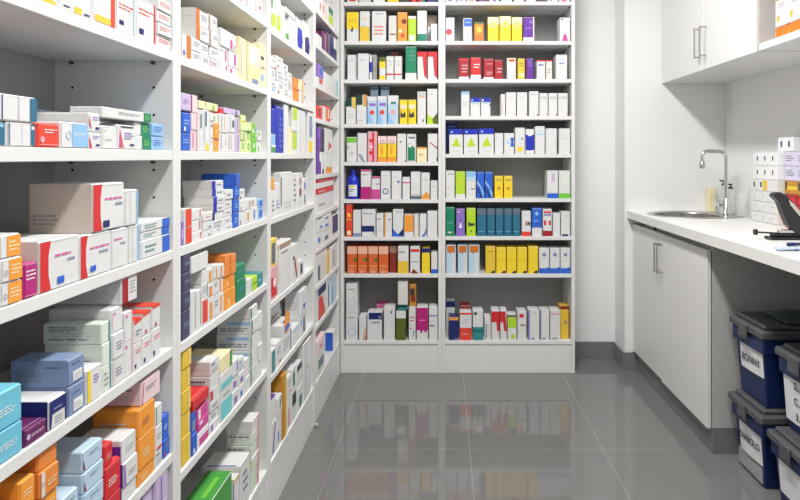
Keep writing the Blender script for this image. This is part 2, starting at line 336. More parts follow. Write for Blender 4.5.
# second bay of the left shelving
L(2,7,'''
226 235 | -20, white, w
236 244.5 | -14, white pink-lined, w, R F M .4 .1 .6 .8
245 253.5 | -8, white pink-lined, w, R F p .1 .1 .3 .9
254 262 | -6, white orange-marked, w, R F p .1 .1 .2 .9;R F x .6 .4 .8 .6
''')
L(2,6,'''
182 191 d=.15 | 32.5, white orange-edged, w, R F C .5 0 .98 1;C F V .2 .2 .14;R s h 0 0 1 1
191.5 200.5 | 50, small white, w, T F q .2 .3 .9 .8 3 | 36.5, small white, w, T F q .2 .4 .9 .8 2
201 209.5 | 54, small white, w, T F q .2 .3 .9 .8 3 | 41, small white, w, T F q .2 .4 .9 .8 2
210 218 | 58, small white, w | 46, small white, w, T F q .2 .4 .9 .8 2
196 209 d=.04 ^ | 24, white orange-edged, w, R F C 0 0 .28 1;T F q .4 .5 .9 .8 2;R s h 0 0 1 1 | 7, white orange-edged, w, R F C 0 0 .28 1;T F q .4 .4 .9 .8 3;R s h 0 0 1 1;T s g .1 .3 .8 .6 2
209.6 218.5 ^ | 29, white brown-edged, w, R F H 0 0 .14 1;T F q .4 .5 .9 .8 2 | 13, white brown-edged, w, R F H 0 0 .14 1;T F q .4 .5 .9 .8 2
219.5 228.5 | 62, white pink-marked, w, R F M .7 .3 .85 .9 | 45, white pink-marked, w, R F M .7 .2 .85 .9;T F G .1 .7 .6 .9 1
229 238.5 | 66, white pink-marked, w, R F M .1 .3 .3 .8 | 50, white pink-marked, w, R F M .5 .2 .7 .9
221 236 ^ | 27, large white, w, R F M .6 .1 .75 .6;T F V .8 .1 .98 .4 2
239.5 247 | 36, cream, f, R F H .92 0 1 1;R F g .1 .1 .3 .9
248 259.5 | 41, white and cream, f, R F w .05 .5 .9 .95;P F z .05 .05 .9 .05 .9 .45 .05 .4;R F q .3 0 .85 .12
260 266 | 43, cream, f
''')
L(2,5,'''
182 190.5 | 132.5, blue, b, T F l .1 .4 .8 .7 2 | 112, blue, b, T F l .1 .4 .8 .7 2;R F W .1 .1 .3 .3
191.2 197 | 130, pink, P, R F M .2 .1 .35 .9;R F R .9 0 1 1 | 112, pink, P, R F r .9 0 1 1
181.5 197 ^ | 92, mauve, u, T F V .1 .4 .5 .7 3;R F R .6 0 .64 1;R F P .66 0 1 1
197.5 203 | 109, tall white, w, R F A .5 .55 .75 .9;R F g .3 0 .34 1
203.4 209.6 | 109, tall white, w, R F n .3 .6 .5 .95;P F y .2 .02 .95 .02 .6 .24;R F q .1 .2 .15 .9
210 213.4 | 112, slim white, w
213.8 218.6 | 139, small orange, o, R F f .1 .4 .3 .6 | 123, small orange, o, R F f .1 .4 .3 .6 | 113, small white green-marked, w, R F I .1 .2 .4 .7
199 218 ^ | 100, cream green-marked, f, R F I .7 .1 .8 .8;R F Z .3 .5 .34 .9
219.3 226.8 | 132.5, white colour-lined, w, R F S .2 .1 .26 .9;R F M .8 .3 .84 .7 | 113, white colour-lined, w, R F S .2 .1 .26 .9;R F o .6 .1 .64 .9
227.2 234.8 | 132.5, white colour-lined, w, R F S .2 .1 .26 .9;R F M .5 .1 .54 .9 | 113.5, white colour-lined, w, R F Z .3 .1 .35 .9;R F A .6 .3 .9 .7
235.2 240 | 133, slim mauve, u, R F A .5 .1 .6 .9 | 117, slim mauve, u, R F A .5 .1 .6 .9
219.5 223.5 ^ | 108, small red, r, -
224 240.2 ^ | 107, mauve, u, R F A .7 .1 .8 .9
240.4 245.6 | 140, yellow-green, z, O F Z .5 .5 .2 | 131, yellow-green, z, O F Z .5 .5 .2 | 122, yellow-green, z, R F Z .1 0 .9 .1
241 246 ^ | 114.5, yellow-green, z, R F Y .1 .1 .9 .3
246 251.2 | 140, yellow-green, z, O F Z .5 .5 .2 | 131, yellow-green, z, O F Z .5 .5 .2 | 122, yellow-green, z, R F Z .1 0 .9 .1
251.8 256.4 | 137, bright green, I, R F W .3 .3 .6 .6 | 122.5, bright green, I, R F W .3 .3 .6 .6
257 261 | 141, white green-marked, w, R F I .2 .1 .5 .5 | 130.5, white green-marked, w, R F I .2 .5 .5 .9
''')
L(2,4,'''
180.8 184.2 | 222, violet blue, V, R F X .3 .3 .6 .7
184.6 191.8 d=.14 | 228, white red-ended, w, R F x .1 .04 .98 .98 | 209, white red-ended, w, R F x .1 .04 .98 .98
192.3 202.5 d=.1 | 233, white red-dashed, w, R F x .76 .2 .86 .9 | 221, white red-dashed, w, R F x .76 .2 .86 .9 | 210, white red-dashed, w, R F x .76 .2 .86 .9
203 212 d=.1 | 231, small white, w, R F n .6 .2 .8 .4 | 222, small white, w, R F n .6 .2 .8 .4 | 213, small white, w, T F x .2 .4 .8 .6 1
212.5 224.5 d=.08 | 229, small white, w, R F V .4 .5 .55 .7 | 221, small white, w | 213, small white, w, R F n 0 0 .2 1 | 205, white navy-edged, w, R F B 0 0 .3 1;T F A .4 .3 .9 .7 1;R s h 0 0 1 1 | 197, white navy-edged, w, R F B 0 0 .3 1;T F A .4 .3 .9 .7 1;R s h 0 0 1 1 | 189, white navy-edged, w, R F B 0 0 .3 1;T F A .4 .3 .9 .7 1;R s h 0 0 1 1 | 181, white navy-edged, w, R F B 0 0 .3 1;T F A .4 .3 .9 .7 1;R s h 0 0 1 1
225 232.6 d=.1 | 225, small white, w, T F A .2 .3 .8 .7 1 | 217, small white, w, T F A .2 .3 .8 .7 1 | 209, small white, w, T F A .2 .3 .8 .7 1 | 200, small white, w, T F A .2 .3 .8 .7 1 | 190, small white, w, T F A .2 .3 .8 .7 1
233.2 239 d=.1 | 213, blue, b, T F l .2 .3 .8 .7 2 | 199, blue, b, T F l .2 .3 .8 .7 2 | 186, blue, b, T F l .2 .3 .8 .7 2 | 174, bright blue, b, R F B 0 0 .3 1;R s b 0 0 1 1
239.5 245.4 | 212, white, w, R F n .1 .1 .2 .4 | 200, white, w, R F b .1 .1 .2 .4 | 189.5, white, w
246 252 | 210, small white, w, R F e .2 .2 .5 .8 | 199.5, small white, w, R F H .5 .2 .7 .8
252.4 258 | 207.5, small white, w, R F b .2 .2 .4 .8 | 198.5, small white, w, R F H .1 .2 .3 .8
258.4 262.6 | 208, light blue, l, R F b .2 .2 .9 .8 | 199, light blue, l, R F b .2 .2 .9 .8
''')
L(2,3,'''
182 190 d=.1 | 312, dark purple, N, R F A .2 .4 .9 .6 | 292.5, dark purple, N, R F A .2 .4 .9 .6 | 274, dark purple, N, R F A .2 .4 .9 .6 | 256, dark purple, N, R F A .2 .4 .9 .6
190.8 196 | 292, slim white, w, R F H .8 .1 .9 .9
196.4 201.4 | 291, slim white, w, R F H .8 .1 .9 .9
201.8 208 d=.14 | 299, white red-ended, w, R F x .1 .1 .95 .9 | 284, white, w | 270, large white, w, R s h 0 0 1 1
190.5 208 d=.14 ^ | 257, white, w, R s h 0 0 1 1
208.5 214 | 299, white orange-marked, w, R F e .2 .1 .7 .8 | 285, white orange-marked, w, R F O .2 .1 .7 .8 | 269, white orange-marked, w, R F e .2 .1 .7 .8
214.4 218.8 | 296, slim white, w | 280, slim white, w | 265.5, slim white, w, R F o .3 .1 .6 .8
219.2 224 | 294, white orange-lined, w, R F o .2 .1 .5 .9 | 279, white orange-lined, w, R F o .2 .1 .5 .9 | 265, white orange-lined, w, R F O .2 .1 .5 .9
224.4 230 d=.09 | 291, orange, o, R F f .7 .1 .9 .5 | 278, orange, o, R F f .7 .1 .9 .5 | 266, orange, O, - | 256, orange, O, R s O 0 0 1 1
230.4 235.6 d=.09 | 288, orange, o, R F e .2 .2 .6 .7 | 275, orange, o, R F e .2 .2 .6 .7 | 263, orange, O, - | 255, orange, O, R s O 0 0 1 1
236.6 246 | 281, dark green, s, R F S .2 .4 .8 .6 | 266.5, dark green, s, R F S .2 .4 .8 .6
247 252 | 280, small white, w, R F l .6 .2 .8 .6
252.6 257.6 | 277.5, lime green, i, R F Z 0 .5 1 .6
258 263 | 274, small teal, S, R F T .1 .4 .6 .6
''')
L(2,2,'''
182 191 d=.1 | 440, yellow, Y, R F f .7 .1 .8 .9 | 416, yellow, Y, R F f .7 .1 .8 .9 | 393, yellow, Y, R F f .7 .1 .8 .9 | 371, yellow, Y, R F f .7 .1 .8 .9 | 349, yellow, Y, R F f .7 .1 .8 .9
192 197.4 d=.1 | 436, blue, b, R F W .2 .1 .5 .3 | 414, blue, b, R F q .2 .1 .8 .6
198 209 d=.1 | 434, pink and white, W, R F M .1 .1 .95 .6 | 423, magenta, M, R F W .1 .6 .4 .9 | 411, magenta, M, R F W .1 .1 .3 .9
192.5 209 d=.12 ^ | 401.5, red, r, R s R 0 0 1 1
210 219 d=.08 | 425, white, w, R F V .1 .2 .3 .8 | 414, white, w, T F A .2 .3 .8 .7 1 | 403, white, w, T F A .2 .3 .8 .7 1 | 391, white red-marked, w, R F r 0 .1 .24 .9;R s h 0 0 1 .9 | 377, white, w, T s n .3 .2 .8 .8 2 | 362, white, w
220 232 d=.11 | 392, aqua and white, w, R F T .04 0 .96 .6;T F G .2 .7 .8 .9 1 | 376, aqua and white, w, R F T .04 .0 .96 .4 | 359, cream green-edged, f, R F Z .8 0 1 1
232.8 238.8 | 393, white purple-marked, w, R F V .2 .2 .7 .6 | 378, white purple-marked, w, R F V .2 .2 .7 .6 | 362, white, w, R F V .6 .2 .8 .8
239.2 245 | 387, white blue-marked, w, R F b .2 .2 .5 .6 | 374, white purple-marked, w, R F V .2 .2 .7 .6 | 360, white, w
246 250 | 378, slim white, w, - | 360, slim white, w, -
250.6 257.6 d=.115 | 368, blue-striped white, w, P F Z 0 0 .1 0 .16 .5 .1 1 0 1;R s l .3 .66 .95 .84;T s A .1 .2 .9 .5 2 | 351, blue-striped white, w, P F Z 0 0 .1 0 .16 .5 .1 1 0 1;R s l .3 .66 .95 .84;T s A .1 .2 .9 .5 2 | 335, blue-striped white, w, P F Z 0 0 .1 0 .16 .5 .1 1 0 1;R s l .3 .66 .95 .84;T s A .1 .2 .9 .5 2 | 320, blue-striped white, w, P F s 0 0 .1 0 .16 .5 .1 1 0 1;R s l .3 .66 .95 .84;T s A .1 .2 .9 .5 2 | 308, green-edged white, w, P F s 0 0 .1 0 .16 .5 .1 1 0 1
258.2 262 | 362, slim white, w, - | 345, slim white, w, - | 330, slim white, w, - | 313, slim white, w, -
''')
L(2,1,'''
208 232 d=.07 | 560, green and white, w, R u Z 0 0 1 1 | 506, green-topped white, w, R F Z 0 .2 1 1;R u Z 0 0 1 1;R u I .2 .3 .8 .5;R s Z 0 .5 1 1
232.6 239 d=.1 | 512, white navy-edged, w, R F n 0 0 .04 1 | 482, white navy-edged, w, R F n 0 0 .1 1;R u n 0 0 .12 1;R F Y 0 .9 1 1
239.4 249.8 d=.116 | 508, white, w | 467, white purple-curved, w, T F A .3 .2 .8 .8 3;R u B .02 .1 .07 .9;R s h 0 0 1 1
251.5 259 d=.085 | 472, pale green striped, U, R F p .7 0 1 1 | 459, pale green striped, U, R F p .7 0 1 1;R s z 0 .3 1 .8 | 446, pale green striped, U, R F p .7 0 1 1;T s A .1 .6 .9 .9 1 | 434, pale green striped, U, R F p .7 0 1 1;T s A .1 .6 .9 .9 1 | 422, white pink-edged, w, R F p .7 0 1 1;R s h 0 0 1 1
''')
# third bay of the left shelving
L(3,7,'''
271.3 276 | -8, yellow-green, w, R F i 0 .1 .9 .45;R F Z 0 .6 .3 .9
276.4 280.8 | -4, yellow-green, w, R F i .1 .1 .95 .5
281.2 285 | 4, white, w, R F g .9 0 1 1
285.4 289 | 19, white green-based, w, R F Z .1 .05 .9 .35
289.4 295.4 | 16, white, w, -
285.8 294.8 ^ | 6, grey white, h, -
296.4 303 | 16, white blue-marked, w, P F B .2 .05 .8 .05 .95 .35 .8 .7 .2 .7 .1 .3
303.8 309.6 | 20, white navy-marked, w, P F n .2 .05 .9 .05 1 .35 .8 .6 .2 .5
''')
L(3,6,'''
271.3 276.8 | 79, white, w | 67, white, w | 56, white, w
277.2 283.8 | 80, white, w | 68, white, w | 55, white, w
284.2 288.8 | 87, white, w | 75, white, w | 63, white, w
289.2 292.8 | 90, white, w, R F r .1 .2 .3 .4 | 80, white, w | 72, white, w
293.2 299 | 89, orange, O, R F o .3 .2 .8 .8 | 77, orange, O, R F f .7 .2 .9 .8
299.4 303 | 90, white orange-edged, w, R F o .7 0 1 1 | 79, cream, f, R F o .7 0 1 1
''')
L(3,5,'''
271.2 275.6 | 133, light blue and green, l, R F Z 0 .05 1 .3;R F W 0 .3 1 .4 | 108, blue, B, -
276 283.6 | 105.5, tall blue, B, T F b .4 .1 .9 .8 6
284.4 288.6 | 104, tall white, w, -
289 291.6 | 127, cream, f, -
292 296.8 | 131, green and white, w, R F i .1 .2 .95 .95 | 107, green and white, w, R F i .05 .5 1 1
297.8 305.6 d=.08 | 109, tall white, w, R F g .3 0 .33 1
308 313 | 110, white yellow-based, w, R F y .1 .03 .9 .3;R F q .3 .4 .9 .9
''')
L(3,4,'''
271.2 275 | 191, white, w, T F A .2 .2 .8 .7 3 | 178, orange, e, -
275.4 280 | 183, white, w, T F b .2 .2 .8 .5 3
281 292 | 172.5, tall white, w, R F k 0 .2 .05 .9;T F g .3 .1 .9 .3 2
292.6 297.4 | 173.5, white, w, T F A .2 .2 .7 .9 5
297.8 302.8 | 173, white brown-marked, w, C F E .5 .45 .22;C F H .5 .75 .2
303.4 307.6 | 178, white navy-marked, w, R F n .2 .1 .4 .4;R F b .2 .6 .5 .85
''')
L(3,3,'''
271.2 277.6 | 268, pink and red, p, P F r 0 .1 .9 .1 .6 .6 0 .7;C F W .5 .5 .2 | 240, yellow and blue, y, R F A .12 .1 .7 .85;R F W .8 0 1 1
279 291 d=.12 | 252, white brown-striped, w, R F i .02 .3 .08 .5;T F k .2 .9 .9 .98 1
279 291 d=.12 ^ | 244, white brown-striped, w, R F H .02 .2 .95 .8
291.6 298 | 246, white dark-marked, w, P F R .7 .1 .9 .1 .5 .7 .4 .5;R F k .2 .6 .4 .7
299 303.8 | 262, small white, w, R F k .3 .2 .7 .8
''')
L(3,2,'''
271.2 275.6 d=.06 | 351, teal and white, w, R F S .1 0 .9 .9
271.2 280.4 set=.08 | 345, white, w | 309, tall white, w
276 281.4 d=.06 | 344, white, w
282 291.6 d=.06 | 337, white, w | 326, white orange and blue, w, C F o .5 .95 .3;P F b .2 .1 .8 .3 .6 .8 .3 .6
278.5 290 set=.09 d=.1 | 328, white, w | 306, grey white, h, T F k .1 .85 .9 .95 1
292 299.4 d=.06 | 330, white, w, R F c .2 .7 .9 .9
299.8 306.6 d=.07 | 317, white navy-lined, w, R F n .5 .1 .7 .8;R F l .1 .5 .3 .8 | 292, white blue-marked, w, R F b .4 .2 .7 .4
''')
L(3,1,'''
271.2 276.4 | 425, white purple-striped, w, P F v .2 .1 .4 .1 .9 .9 .7 .9 | 401, white, w, R u v 0 0 1 1
276.8 281.6 | 417, white, w, R F b .2 .2 .4 .5 | 399, white navy-topped, w, P F n .5 .2 .9 .8 .9 1 .5 .6
275.4 287 set=.08 | 373, tall ochre, a, R F Y .9 0 1 1
282.4 286.6 d=.06 | 376, tall ochre, a, R F Y .6 0 1 1
287.2 291.4 d=.06 | 398, white red-lined, w, R F r .3 .1 .5 .6 | 378, white, w
291.8 296.6 d=.06 | 393, white green-marked, w, R F D .1 .5 .9 .9 | 370, white green-marked, w, R F s .2 .2 .6 .8
297 302.8 d=.06 | 390, white green-marked, w, R F s .4 .1 .8 .6 | 367, white green-topped, w, R F D .1 .7 .9 1
303.8 311 | 345, tall white, w, R F k .5 .5 .6 .54;R F q .2 0 .24 1
''')
# farthest bay of the left shelving
L(4,10,'''
317 321.6 | -6, white, w, R F H .6 .3 .9 .7
322 326.6 | -2, pinkish white, P, R F H .2 .3 .4 .7
328 333.4 | 3, green and white, w, R F i .1 .1 .9 .5;R F s .1 .6 .9 .9
''')
L(4,9,'''
317.2 321.8 | 33, white, w, -
322.4 325.6 | 31, purple, j, R F W .9 0 1 1
326 329.2 | 31, purple, j, R F W .9 0 1 1
330 336.8 | 33, navy and white, n, R F W .5 .5 .95 1
''')
L(4,8,'''
317.4 323 | 76, red and white, w, R F x .3 .3 .9 .9 | 63, blue violet, V, R F b .3 .2 .8 .8
324 338 | 71, white, w, R F T .9 0 1 1
''')
L(4,7,'''
317.2 322.6 | 105, orange, x, R F E .2 .2 .6 .8
323.4 326.6 | 106, white orange-ended, w, R F o .7 .1 1 .9
327 330.4 | 105.5, orange, x, R F f .2 .2 .6 .8
''')
L(4,6,'''
316.8 321.2 | 149, purple and white, v, R F W .6 .5 1 .9 | 127, purple, v, R F V .2 .5 .6 .9
321.6 324.4 | 152, white orange-based, w, R F k .2 0 .8 .2 | 128, dark green, D, -
325 332.6 | 153, white orange-based, w, R F o .1 .0 .9 .3 | 128, white, w, P F r .4 .1 .9 .3 .5 .5
''')
L(4,5,'''
316.8 333.6 | 195, white, w, T F A .1 .3 .6 .5 1 | 189, red-topped white, r, T F W .1 .3 .6 .6 1 | 183.5, white, w, - | 178.5, red-topped white, r, T F p .2 .3 .6 .6 1
''')
L(4,4,'''
316.8 322.6 | 233, white blue-marked, w, R F b .2 .3 .6 .6 | 224, white, w, R F b .5 .3 .9 .6 | 215, white, w, R F k .1 .7 .8 .9
323 331.4 | 231, white, w, R F A .2 .2 .6 .5 | 222, white blue-marked, w, R F b .2 .3 .6 .6 | 214, white, w, R F A .2 .2 .6 .5
332 339.4 | 216, navy and white, w, R F n .05 .15 .95 .98
''')
L(4,3,'''
316.8 327 | 255, white, w, R F A .1 .1 .3 .6
327.4 330.2 | 252, yellow, Y, R F W .6 0 1 1
331 337 | 247, white, w, R F A .4 .1 .5 .8
''')
L(4,2,'''
317.6 326.4 | 281, red white and navy, w, P F x .05 .05 .9 .05 .5 .7 .1 .7;R F n .05 .75 .95 .98
327 329.6 | 279, white green-edged, w, R F D .4 .1 .7 .8
331 336 | 275, pale blue, c, R F b .2 .1 .3 .6
''')
L(4,1,'''
316.6 325 | 357, pale teal, U, R F A .2 .3 .8 .7 | 343, pinkish white, P, R F M .3 .3 .6 .5
333 335.6 d=.05 | 332, blue-sided white, W, R s b .1 .03 .98 .97
''')
# back shelving, left bay
B('l',9,'''
347 358 | -20, white, w, R F r .2 .05 .8 .15
359 371 | -20, white, w, R F g 0 0 1 .1
373 385 | -22, white, w, -
387 399 | -20, yellow, Y, -
400 410 | -20, dark brown, k, -
411 417 | -20, red, r, -
418 425 | -20, red and green, r, R F s .5 0 1 .2
427 437 | -20, navy, n, -
''')
B('l',8,'''
346.6 358.6 | 12, yellow and white, w, R F y 0 .42 1 1;P F k .3 .35 .5 .32 .55 .42 .48 .52 .4 .42;T F a .15 .68 .85 .75 1
359.6 369.6 | 11, white and yellow, w, R F Y 0 0 1 .48;T F Y .2 .7 .8 .8 2;O F H .4 .5 .12
371.6 386 | 11, white red-striped, w, T F x .18 .2 .85 .55 3;T F A .3 .88 .9 .94 1
388.4 396.6 | 15.5, grey white, h, R F E .2 .25 .9 .3
397.2 407.4 | 12, golden orange, e, C F E .68 .68 .26;C F x .55 .2 .2;C F f .3 .35 .18
407.9 416.2 | 16, lime, i, R F w .15 .04 .85 .25;R F w 0 .9 1 1
417 427 | 10.5, white teal-based, w, R F s .02 .01 .98 .24;R F S .5 .08 .9 .16
427.4 437 set=.12 d=.09 | 15, brown topped white, w, R F H .05 .6 .95 1
430.6 437.4 | 23.5, small white, w, R F M 0 0 .06 .3
''')
B('l',7,'''
347.2 356.8 | 54.6, white green-topped, w, R F G .9 0 1 1;R u Z 0 0 1 1;T F g .2 .7 .8 .85 1
357.4 369 | 53.4, white, w, T F g .2 .7 .8 .85 1
369.4 372.2 | 54.5, slim white and blue, w, R F B 0 .3 1 .7
372.6 376.8 | 54.6, grey, G, R F H .2 .3 .8 .5
379.2 385.6 | 57, olive and white, w, R F y 0 .52 1 .8;R F d 0 .8 1 1;R F y 0 0 1 .18
386.2 393.8 | 56, white red-lined, w, R F r 0 .2 1 .26;T F g .2 .6 .8 .85 2
394.2 402 | 56, white red-lined, w, R F r 0 .2 1 .26;T F g .2 .6 .8 .85 2
391 399 set=.12 d=.09 | 52, maroon, E, R F p .3 .6 .9 .8
405.2 416.6 | 46, green white-based, s, R F w 0 0 1 .2;T F S .3 .55 .9 .9 3
417.2 427 | 51.6, red and white, w, P F r 0 .82 .55 .82 .62 .5 .72 .15 .95 .05 1 .1 1 1 0 1
427.5 437.4 | 51.6, red and white, w, P F r 0 .82 .55 .82 .62 .5 .72 .15 .95 .05 1 .1 1 1 0 1
''')
B('l',6,'''
345.8 355.8 | 97.2, white teal-topped, w, R F D 0 .65 .6 1;R F Y .65 .6 1 1;T F g .2 .2 .8 .4 2
356.4 366.6 | 94.6, white teal-topped, w, R F D 0 .65 .6 1;R F e .68 .6 1 1;R F g .1 .1 .7 .15
367.2 376.8 | 96.4, pale blue red-dotted, c, R F w 0 .85 1 1;P F l 0 0 .6 0 .1 .6 0 .7;C F x .5 .42 .25;R F V .2 .65 .9 .75
377.2 387 | 96, pale blue red-dotted, c, R F w 0 .85 1 1;P F l 0 0 .6 0 .1 .6 0 .7;C F x .5 .42 .25;R F V .2 .65 .9 .75
387.5 398.4 | 95.4, pale blue red-dotted, c, R F w 0 .7 1 1;P F l 0 0 .6 0 .1 .4 0 .5;C F p .5 .42 .25;R F S .3 .7 .8 .78
369.6 379 set=.12 d=.09 | 86, slate blue, A, R F c .1 .75 .9 .9
380 390 set=.12 d=.09 | 86, slate blue, A, R F c .1 .75 .9 .9
399.4 407.6 | 99.6, yellow, y, P F k .1 .3 .25 .25 .8 .3 .7 .5 .3 .4 .15 .65;R F f .1 .62 .9 .8
408 416.2 | 99.6, yellow, y, P F k .1 .3 .25 .25 .8 .3 .7 .5 .3 .4 .15 .65;R F f .1 .62 .9 .8
417.2 426 | 91.4, grey-topped white, w, R F g 0 .86 1 1;R F e .2 .82 .9 .85;R F k .6 .06 .75 .14
427 437.6 | 88.8, white lime-based, w, P F i 0 0 .6 0 .5 .16 0 .3;P F d .6 0 1 0 1 .32 .5 .14;T F g .2 .82 .8 .9 1
''')
B('l',5,'''
346.4 356.8 | 137, green-topped white, w, R F I 0 .78 1 .98;R F n .1 .55 .2 .62;C F g .5 .35 .2
357.2 366.8 | 133, white blue-slashed, w, P F q .1 .25 .2 .28 .6 .02 .5 0;P F n .3 .25 .36 .27 .8 .02 .72 0
367.3 377.2 | 131.4, pink and red, p, R F r .5 0 .7 .98;C F r .35 .3 .2;C F P .4 .5 .18;C F r .35 .7 .18
377.8 386.8 | 136, yellow-orange, y, R F o 0 0 1 .2;R F P 0 .72 1 1;O F H .5 .76 .26;R F o .3 .3 .6 .6
387.2 396.4 | 136, yellow-orange, y, R F o 0 0 1 .2;R F P 0 .72 1 1;O F H .5 .76 .26;R F o .3 .3 .6 .6
397 406.2 | 133.6, white, w, R F S .3 .68 .5 .74;R F M .85 .02 .98 .08
406.7 416 | 134, white green-figured, w, P F s .1 .04 .9 .04 .9 .5 .3 .68 .1 .6;C F U .35 .58 .2;R F A .2 .84 .9 .9
416.5 427 | 147, cream, f, R F e 0 .9 1 1;T F H .2 .4 .8 .6 1
427.6 437.6 | 133.6, white red-slashed, w, P F R .2 .68 .3 .7 1 .5 1 .45;R F A .9 .05 1 .15
''')
# the blue bottle stands at 346..358
B('l',4,'''
360.6 370.8 | 169.6, white magenta-based, w, R F m 0 0 1 .42;T F H .1 .8 .7 .88 1;R F M 0 .94 1 1
371.3 380 | 176.6, white magenta-based, w, R F M 0 0 1 .44;R F M 0 .92 1 1;R F V .5 .65 .9 .7
380.6 390.6 | 171, white blue-ringed, w, O F J .5 .28 .32;T F g .2 .8 .8 .9 1
391.3 401.4 | 171, white blue-dotted, w, C F q .7 .62 .16;T F c .2 .76 .8 .84 1
402.2 410 | 177, white pink-lined, w, R F M 0 .72 1 .78
410.6 420.6 | 171.6, white grey-based, w, R F A 0 0 1 .12;R F g 0 .12 1 .2;T F g .1 .38 .9 .44 1
421 429.8 | 172.6, white orange-based, w, P F e 0 0 1 0 1 .15 .6 .3 .2 .15 0 .12;R F g .2 .7 .8 .76
430.4 437.6 | 180.6, white, w, T F g .2 .6 .8 .8 1
''')
B('l',3,'''
345.8 352.2 | 204, tall orange-red, x, P F y .2 .6 .8 .6 .7 .7 .3 .75;R F e 0 .5 1 .55;R F f .2 .05 .8 .18
352.7 361 | 210, white blue-based, w, R F q 0 0 1 .13
361.5 375.6 | 209.4, white navy-banded, w, R F n 0 .18 .92 .4;R F G .8 .08 .92 .18;T F A .15 .82 .85 .9 1
376.2 383.6 | 213.4, white, w, R F A .1 .74 .6 .78;T F g .2 .2 .8 .3 1
384 392 | 213, white yellow-edged, w, R F e 0 0 .2 1;R F A .5 .7 .8 .76
392.6 403.4 | 209.4, white blue-cornered, w, P F b 0 0 1 0 1 .3 .5 .08 0 .3;P F n 1 0 1 .3 .5 .08;T F A .3 .88 .9 .94 1
404 413.6 | 214.4, orange white-based, w, R F o .02 .22 .98 .98;C F e .5 .55 .25
414 418.8 | 214, beige, h, -
419.3 426.6 | 214, white blue-arced, w, P F b .3 0 .7 0 1 .2 .9 .4 .8 .2;P F q 0 0 .4 0 .3 .04
427.2 437.6 | 211, off-white, w, T F g .2 .6 .8 .66 1
''')
B('l',2,'''
347 357 | 246.4, orange pink-topped, Q, R F K 0 .72 1 1;T F e .1 .1 .9 .35 2;T F W .2 .03 .8 .1 1;C F d .85 .52 .2
357.5 367.6 | 246.4, orange pink-topped, Q, R F K 0 .72 1 1;T F e .1 .1 .9 .35 2;T F W .2 .03 .8 .1 1;C F d .85 .52 .2
368.1 378 | 246.4, orange pink-topped, Q, R F K 0 .72 1 1;T F e .1 .1 .9 .35 2;T F W .2 .03 .8 .1 1;C F d .85 .52 .2
378.5 388.4 | 246.4, orange pink-topped, Q, R F K 0 .72 1 1;T F e .1 .1 .9 .35 2;T F W .2 .03 .8 .1 1
389.4 396.6 set=.04 | 246, brownish red, E, R F H 0 .75 1 1
397.6 408.6 | 246, white yellow-based, w, R F Y 0 0 1 .45;T F H .1 .72 .9 .86 1
410 420 | 246.4, white red-topped, w, R F r .05 .8 .95 .9;P F E .1 0 .9 0 .3 .18;T F q .2 .4 .8 .5 1
421.6 430 | 248, yellow navy-topped, y, R F n 0 .82 1 1
431 437.6 | 252, white blue-based, w, R F b 0 0 1 .2
''')
B('l',1,'''
345.8 357.6 | 311.5, white pale-patterned, w, C F c .5 .28 .4;C F w .5 .28 .28;T F H .2 .75 .8 .85 1 | 283.5, white pale-patterned, w, C F c .5 .28 .4;C F w .5 .28 .28;T F H .2 .75 .8 .85 1
358.8 366.4 | 316.2, white pink-flashed, w, P F e .5 .02 .8 .02 1 .6 .9 .6;P F m .8 0 1 0 1 .3
367 382 | 312, white navy-topped, w, R F n .1 .74 1 .98;T F A .3 .58 .95 .7 1;C F W .85 .82 .05
376 388 set=.12 d=.09 | 304, dark pink, M, R F p .1 .6 .9 .9
383.6 395 | 307, white, w, C F U .5 .25 .35;P F n .6 .85 .8 .92 .7 .78
396 406 | 310.5, olive white-topped, d, R F w 0 .74 1 1
397.6 408 ^ | 281.5, grey-white, h, R F D 0 0 1 .2;R F S 0 .02 1 .1
408.6 415.8 | 307, white red-marked, w, T F r .2 .55 .9 .75 2;P F S .5 0 .9 .3 .7 .3;C F r .3 .35 .12
409.4 416.2 ^ set=.03 | 284, dark amber, a, R F k .1 .5 .8 .8;R F E .2 .2 .9 .5
416.4 428.2 | 307, magenta and white, w, P F m 0 .3 .3 .3 .4 .2 .6 .32 .75 .22 1 .32 1 .98 0 .98;T F p .2 .58 .8 .64 1
428.8 437.8 | 307, white, w, R F q 0 .72 1 .76;R F A .1 .42 .6 .46
''')
